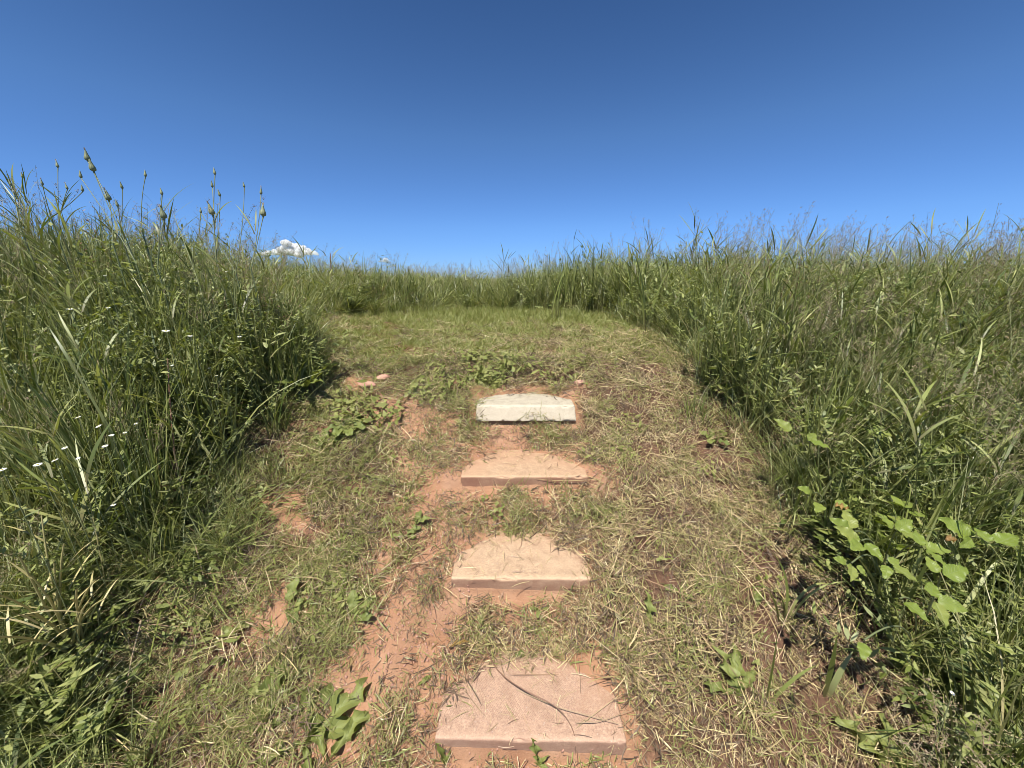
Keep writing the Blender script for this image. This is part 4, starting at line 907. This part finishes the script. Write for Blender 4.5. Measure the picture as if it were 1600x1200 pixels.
def goatsbeard(bx, by, zc, heads, label, leaves=7):
    zc *= 1.28
    """bx, by: point low on the plant; heads: px, py, big?, tuft?"""
    q = pt(bx, by, zc); base = np.array([q[0], q[1], zg(q[0], q[1])]); e = empty('goatsbeard_plant', base, label, 'plant', "goat's beard gone to seed above the left bank")
    trunk = q - base; b = Buf(); tube(b, curve((0, 0, -.02), trunk, (.01, 0, 0), 10), np.linspace(.0040, .0034, 10), 0, .3)
    for k, (hx_, hy_, big, tf) in enumerate(heads):
        L = .052 if big else .032; top = pt(hx_, hy_, zc + random.uniform(-.06, .06)) - base
        zl = L * .5; end = top - np.array([0, 0, zl])
        C = curve(trunk, end, (random.uniform(-.012, .012), 0, 0), 12)
        tube(b, C, np.interp(np.linspace(0, 1, 12), [0, .75, .95, 1], [.0024, .0018, .0022, .0042] if big else [.0022, .0016, .0017, .0026]), 0, .5)
        h = part('seed_head', BUDB if big else BUDS, None, e, end); h.rotation_euler = (random.uniform(-.12, .12), random.uniform(-.12, .12), random.uniform(0, 6)); sc = random.uniform(.95, 1.25); h.scale = (sc,) * 3
        if tf:
            t_ = part('tuft', TB if big else TS, None, h, (0, 0, L * .93))
    part('stem', b, [M['stem']], e)
    for k in range(leaves):
        lb = Buf(); t = random.uniform(.2, .98); P0 = trunk * t if t < .7 else trunk + (heads and (pt(heads[k % len(heads)][0], heads[k % len(heads)][1], zc) - base - trunk) * random.uniform(.0, .5))
        ribbons(lb, np.array([P0]), random.uniform(0, 6.28), random.uniform(.25, .6), random.uniform(.3, 1.2), random.uniform(.10, .20), random.uniform(.005, .009), 9, random.uniform(-.5, .5), 'grass', 0, random.uniform(-.4, .4))
        part('leaf', lb, [M['grass']], e)
    return e
GB = [(212, 410, 1.55, [(135, 243, 1, 1), (144, 259, 1, 0), (125, 273, 0, 0)], "goat's beard with the tallest pair of pointed seed heads, left bank"),
      (176, 380, 1.55, [(168, 305, 1, 1)], "goat's beard with one fat white tipped bud right of the tallest pair"),
      (190, 370, 1.6, [(190, 290, 0, 0), (183, 318, 0, 0)], "goat's beard with a small brown bud between the fat bud and the long lone stem"),
      (222, 360, 1.6, [(226, 271, 0, 0)], "goat's beard with a single small bud on a long straight stem"),
      (246, 420, 1.5, [(255, 333, 1, 1), (252, 299, 0, 0)], "goat's beard, fat bud on a pale stem, slim green bud above"),
      (338, 405, 1.65, [(335, 268, 0, 0), (331, 288, 0, 0), (343, 302, 0, 0), (331, 328, 1, 1)], "goat's beard with four heads bunched together, right part of the left bank"),
      (368, 425, 1.65, [(381, 288, 0, 0), (313, 328, 0, 0)], "goat's beard with a thin upright stem between the bunched heads and the rightmost plant"),
      (392, 420, 1.65, [(407, 299, 0, 1), (410, 330, 1, 1)], "rightmost goat's beard of the left bank, fat bud under a small one"),
      (92, 350, 1.7, [(89, 257, 0, 1), (104, 291, 0, 1)], "goat's beard with a white tufted bud left of the tallest pair"),
      (80, 340, 1.6, [(65, 284, 0, 1), (128, 294, 0, 0)], "goat's beard with widely parted small buds near the left edge"),
      (30, 350, 1.6, [(16, 285, 0, 0), (34, 273, 0, 0)], "goat's beard with two dark buds at the far left edge"),
      (1580, 420, 1.8, [(1598, 357, 0, 0)], "goat's beard with a dark bud at the right edge of the picture")]
for bx, by, zc, hd, lb in GB: goatsbeard(bx, by, zc, hd, lb, 4 + len(hd))

# white flowers in the left growth
PET = Buf(); n = 16
ribbons(PET, np.stack([np.cos(np.arange(n) * 2 * pi / n), np.sin(np.arange(n) * 2 * pi / n), np.zeros(n)], -1) * .003, np.arange(n) * 2 * pi / n, 1.45, .15, .011, .0042, 3, None, 'oval', 0, 0)
PETM = PET.mesh('petals', [M['petal']])
CEN = Buf(); tube(CEN, [(0, 0, -.001), (0, 0, .001), (0, 0, .0025), (0, 0, .0034)], np.array([.0035, .004, .0028, .0004]), 0, .5, 10); CENM = CEN.mesh('centre', [M['centre']])
FL = [(259, 517, 1.6, 1.35), (297, 525, 1.65, .9), (374, 526, 1.9, .9), (327, 575, 1.8, .7), (338, 587, 1.75, .75), (122, 652, 1.35, .8), (154, 666, 1.35, .85), (174, 680, 1.35, .8),
      (164, 697, 1.35, .85), (101, 700, 1.25, .8), (86, 719, 1.2, .8), (59, 726, 1.15, .95), (3, 734, 1.05, .9), (280, 747, 1.55, .9), (177, 789, 1.3, .7), (212, 662, 1.45, .6), (195, 676, 1.45, .6),
      (122, 716, 1.25, .6), (269, 571, 1.65, .6), (109, 483, 1.55, 1.2), (169, 481, 1.6, .8), (164, 431, 1.6, .6), (354, 424, 1.8, .6), (335, 620, 1.7, .5), (1488, 1083, .95, .5)]
FLL = {0: 'widest white flower of the left bank, seen almost edge on', 2: 'white flower nearest the steps, level with the widest one', 12: 'white flower cut by the left edge of the picture', 13: 'white flower low by the mown edge of the left bank',
       19: 'flat cluster of white petals high at the left, below the tallest buds', 21: 'tiny white flower high in the growth under the fat bud', 22: 'tiny white flower near the top of the growth below the bunched buds', 24: 'tiny white flower in the shade at the lower right',
       3: 'small white flower right of centre of the left bank, upper of a close pair', 4: 'small white flower right of centre of the left bank, lower of a close pair',
       5: 'uppermost flower of the curved row on the left bank', 7: 'white flower just right of the middle of the curved row', 8: 'white flower under the middle of the curved row',
       9: 'white flower in the lower half of the curved row, beside a tiny one', 10: 'white flower between the tiny one and the lower left end of the curved row', 15: 'tiny white flower right of the curved row, upper one of two',
       16: 'tiny white flower right of the curved row, lower one of two', 17: 'tiny white flower tucked under the curved row', 18: 'tiny white flower straight below the widest one', 23: 'tiny white flower low on the bank left of the long leaved rosette',
       14: 'white flower standing alone below all other flowers of the left bank', 6: 'white flower in the middle of the curved row on the left bank', 20: 'round white flower right beside the flat cluster', 11: 'white flower at the lower left end of the curved row', 1: 'small white flower just right of the widest one'}
for k, (px, py, zc, sc) in enumerate(FL):
    q = pt(px, py, zc); gz = zg(q[0], q[1]); base = np.array([q[0] + random.uniform(-.03, .03), q[1] + random.uniform(-.03, .03), gz])
    e = empty('white_flower', base, FLL.get(k, 'small white daisy like flower on a thin stem in the left bank growth'), 'flower', 'small white flowers among the grass')
    top = q - base; b = Buf(); tube(b, curve((0, 0, 0), top, (.01, 0, 0), 9), .0012, 0, .5, 4); part('stem', b, [M['stem']], e)
    h = part('petals', PETM, None, e, top); h.scale = (sc * .8,) * 3; h.rotation_euler = (random.uniform(.05, .35), random.uniform(-.2, .2), 0)
    c = part('centre', CENM, None, e, top); c.scale = h.scale; c.rotation_euler = h.rotation_euler

# long single grass plants that stand out
def grass_plant(px, py, zc, blades, label, name='grass_clump', wd=.010, mat='grass', tint=None):
    q = pt(px, py, zc); base = np.array([q[0], q[1], zg(q[0], q[1])]); e = empty(name, base, label, 'grass')
    for (dx_, L, yaw, th, k_, ro) in blades:
        L = L * (.84 if L > .6 else 1)
        b = Buf(); ribbons(b, np.array([[dx_, 0, 0]]), yaw, th, k_, L, wd, 14, 0, 'grass', 0, ro, tint=random.random() if tint is None else tint, sag=1.8); part('blade', b, [M[mat]], e)
    return e
grass_plant(1262, 830, 1.32, [(0, .34, 3.0, .05, .7, 1.2), (.01, .30, .2, .05, 2.6, .2), (.0, .30, 3.1, .1, 2.4, .2), (-.02, .28, 3.3, .3, .9, .3), (.02, .30, 0, .2, 1.6, 0)], 'grass clump with blades arching over in hoops beside the small bramble sprig', wd=.009)
grass_plant(1357, 870, 1.12, [(0, .26, 2, .02, .1, 1.3), (.015, .2, .3, .15, .4, .4)], 'broad dark grass blade standing bolt upright in the largest bramble', wd=.017)
grass_plant(1240, 930, 1.12, [(0, .30, 1.6, .03, .12, 1.4), (.0, .2, 3.2, .5, .9, 0), (.01, .22, .2, .6, .8, 0)], 'pale upright grass blade at the edge of the straw, right side', wd=.011)
grass_plant(1270, 640, 1.75, [(0, .42, 3.1, .02, .1, 1.4), (.0, .40, .1, .3, .8, .3)], 'pale thick grass stem by the bramble leaves, right bank', wd=.012)
grass_plant(1560, 800, 1.15, [(0, .62, 3.2, .05, 1.5, .2), (.01, .62, 2.9, .02, 1.75, .1), (0, .55, 0.4, .2, 1.2, .3), (0, .5, 2.2, .1, .6, .8), (0, .58, 1.4, .05, .3, 1)], 'tall broad grass with two blades reaching left, right edge of the picture', wd=.013)
grass_plant(1590, 1000, .95, [(0, .5, 2.6, .1, .6, .6), (0, .5, 1.8, .05, .4, .9), (0, .45, 3.3, .3, 1.2, .2), (0, .4, .5, .3, .9, .2)], 'tall grass stems rising by the burdock leaves', wd=.007)
grass_plant(1010, 480, 3.3, [(0, .95, 3.0, .05, .5, 1), (0, .95, 1.8, .02, .1, 1), (.02, .98, 2.9, .1, .9, .5), (.03, .9, .3, .1, .7, .4), (0, .8, 3.6, .1, .8, .4)], 'tallest grass blades poking above the right bank against the sky', wd=.014)
grass_plant(1130, 480, 2.6, [(0, .88, 2.6, .1, .9, .5), (0, .9, 3.1, .12, 1.1, .3), (0, .85, .5, .1, .7, .6), (.02, .86, .1, .05, .3, .9)], 'broad grass blades leaning left on the skyline of the right bank', wd=.012)
grass_plant(1325, 480, 2.4, [(0, .90, 1.4, .03, .25, 1.2), (0, .7, 2.9, .15, .9, .3), (0, .7, .3, .15, .9, .3)], 'single grass blade spiking up on the skyline, middle of the right bank', wd=.010)
grass_plant(1480, 500, 2.0, [(0, .74, 2.4, .1, .4, .9), (0, .76, .8, .12, .3, .9), (0, .76, 2.0, .05, .2, .6), (0, .6, 3.1, .25, 1.0, .2)], 'grass shoots splitting into a fork on the skyline near the right edge', wd=.012)
grass_plant(870, 470, 4.6, [(0, .85, 2.8, .05, .5, 1), (0, .9, .5, .05, .4, .6), (.03, .9, 1.5, .03, .2, 1), (.06, .8, 3, .1, .6, .5), (-.06, .8, .2, .1, .5, .5)], 'blue green grass clump on the skyline right of centre', wd=.018)
grass_plant(820, 800, 1.75, [(i * .012 - .04, .05 + .03 * (i % 3), i * 1.7, .3, .9, .3) for i in range(9)], 'dark green grass tuft below the middle of the third slab', wd=.005)
for px_, lb in ((868, 'thin dark blades standing before the front edge of the third slab, right half'), (1000, 'green blades in the straw right of the third slab')):
    pq = hit(px_, 772 if px_ < 900 else 760); zc = float((pq - CP) @ CF)
    grass_plant(px_, 772 if px_ < 900 else 760, zc, [(i * .022 - .06, .07 + .03 * (i % 2), i * 1.9, .1, .4, .4) for i in range(7)], lb, wd=.0045)

# clouds far off
def cloud(px, py, wpx, hpx, label, dist=1800, seed=3):
    import bmesh
    r_ = np.random.default_rng(seed); c = pt(px, py, dist); Wm = wpx / FPX * dist; Hm = hpx / FPX * dist
    bm = bmesh.new(); bmesh.ops.create_icosphere(bm, subdivisions=3, radius=1)
    V0 = np.array([v.co[:] for v in bm.verts]); T0 = np.array([[v.index for v in f.verts] for f in bm.faces]); bm.free()
    b = Buf()
    for k in range(150):
        t = r_.uniform(-1, 1); prof = np.interp(t, [-1, -.5, -.15, .15, .45, .8, 1], [.10, .35, .55, 1.0, .85, .4, .12])
        z = r_.uniform(-.1, 1) ** 1 * prof * .72; rr = Hm * r_.uniform(.07, .24) * (.4 + prof * .6)
        P = np.array([t * Wm / 2, r_.uniform(-.25, .25) * Wm * .5 * (.3 + prof), (z - .25) * Hm])
        d = fbm(V0[:, 0] * 3 + k, V0[:, 1] * 3 + V0[:, 2] * 3, k)
        b.add(V0 * rr * (1 + .5 * d[:, None]) * [1.35, 1.3, .8] + P, None, np.zeros((len(V0), 3)), T=T0)
    o = link(bpy.data.objects.new('cloud', b.mesh('cloud', [CM]))); o.location = c; tag(o, label, kind='structure'); return o
CM, n_ = new_mat('cloud_white'); v_ = n_.nodes.new('ShaderNodeVolumePrincipled'); v_.inputs['Color'].default_value = (.99, .99, .99, 1)
v_.inputs['Density'].default_value = .16; v_.inputs['Anisotropy'].default_value = .2
o_ = n_.nodes.new('ShaderNodeOutputMaterial'); n_.links.new(v_.outputs[0], o_.inputs['Volume'])
cloud(449, 391, 88, 25, "small white puffy cloud low above the left bank", seed=3)
cloud(600, 407, 18, 7, 'tiny wisp of cloud low over the back of the path', seed=5)
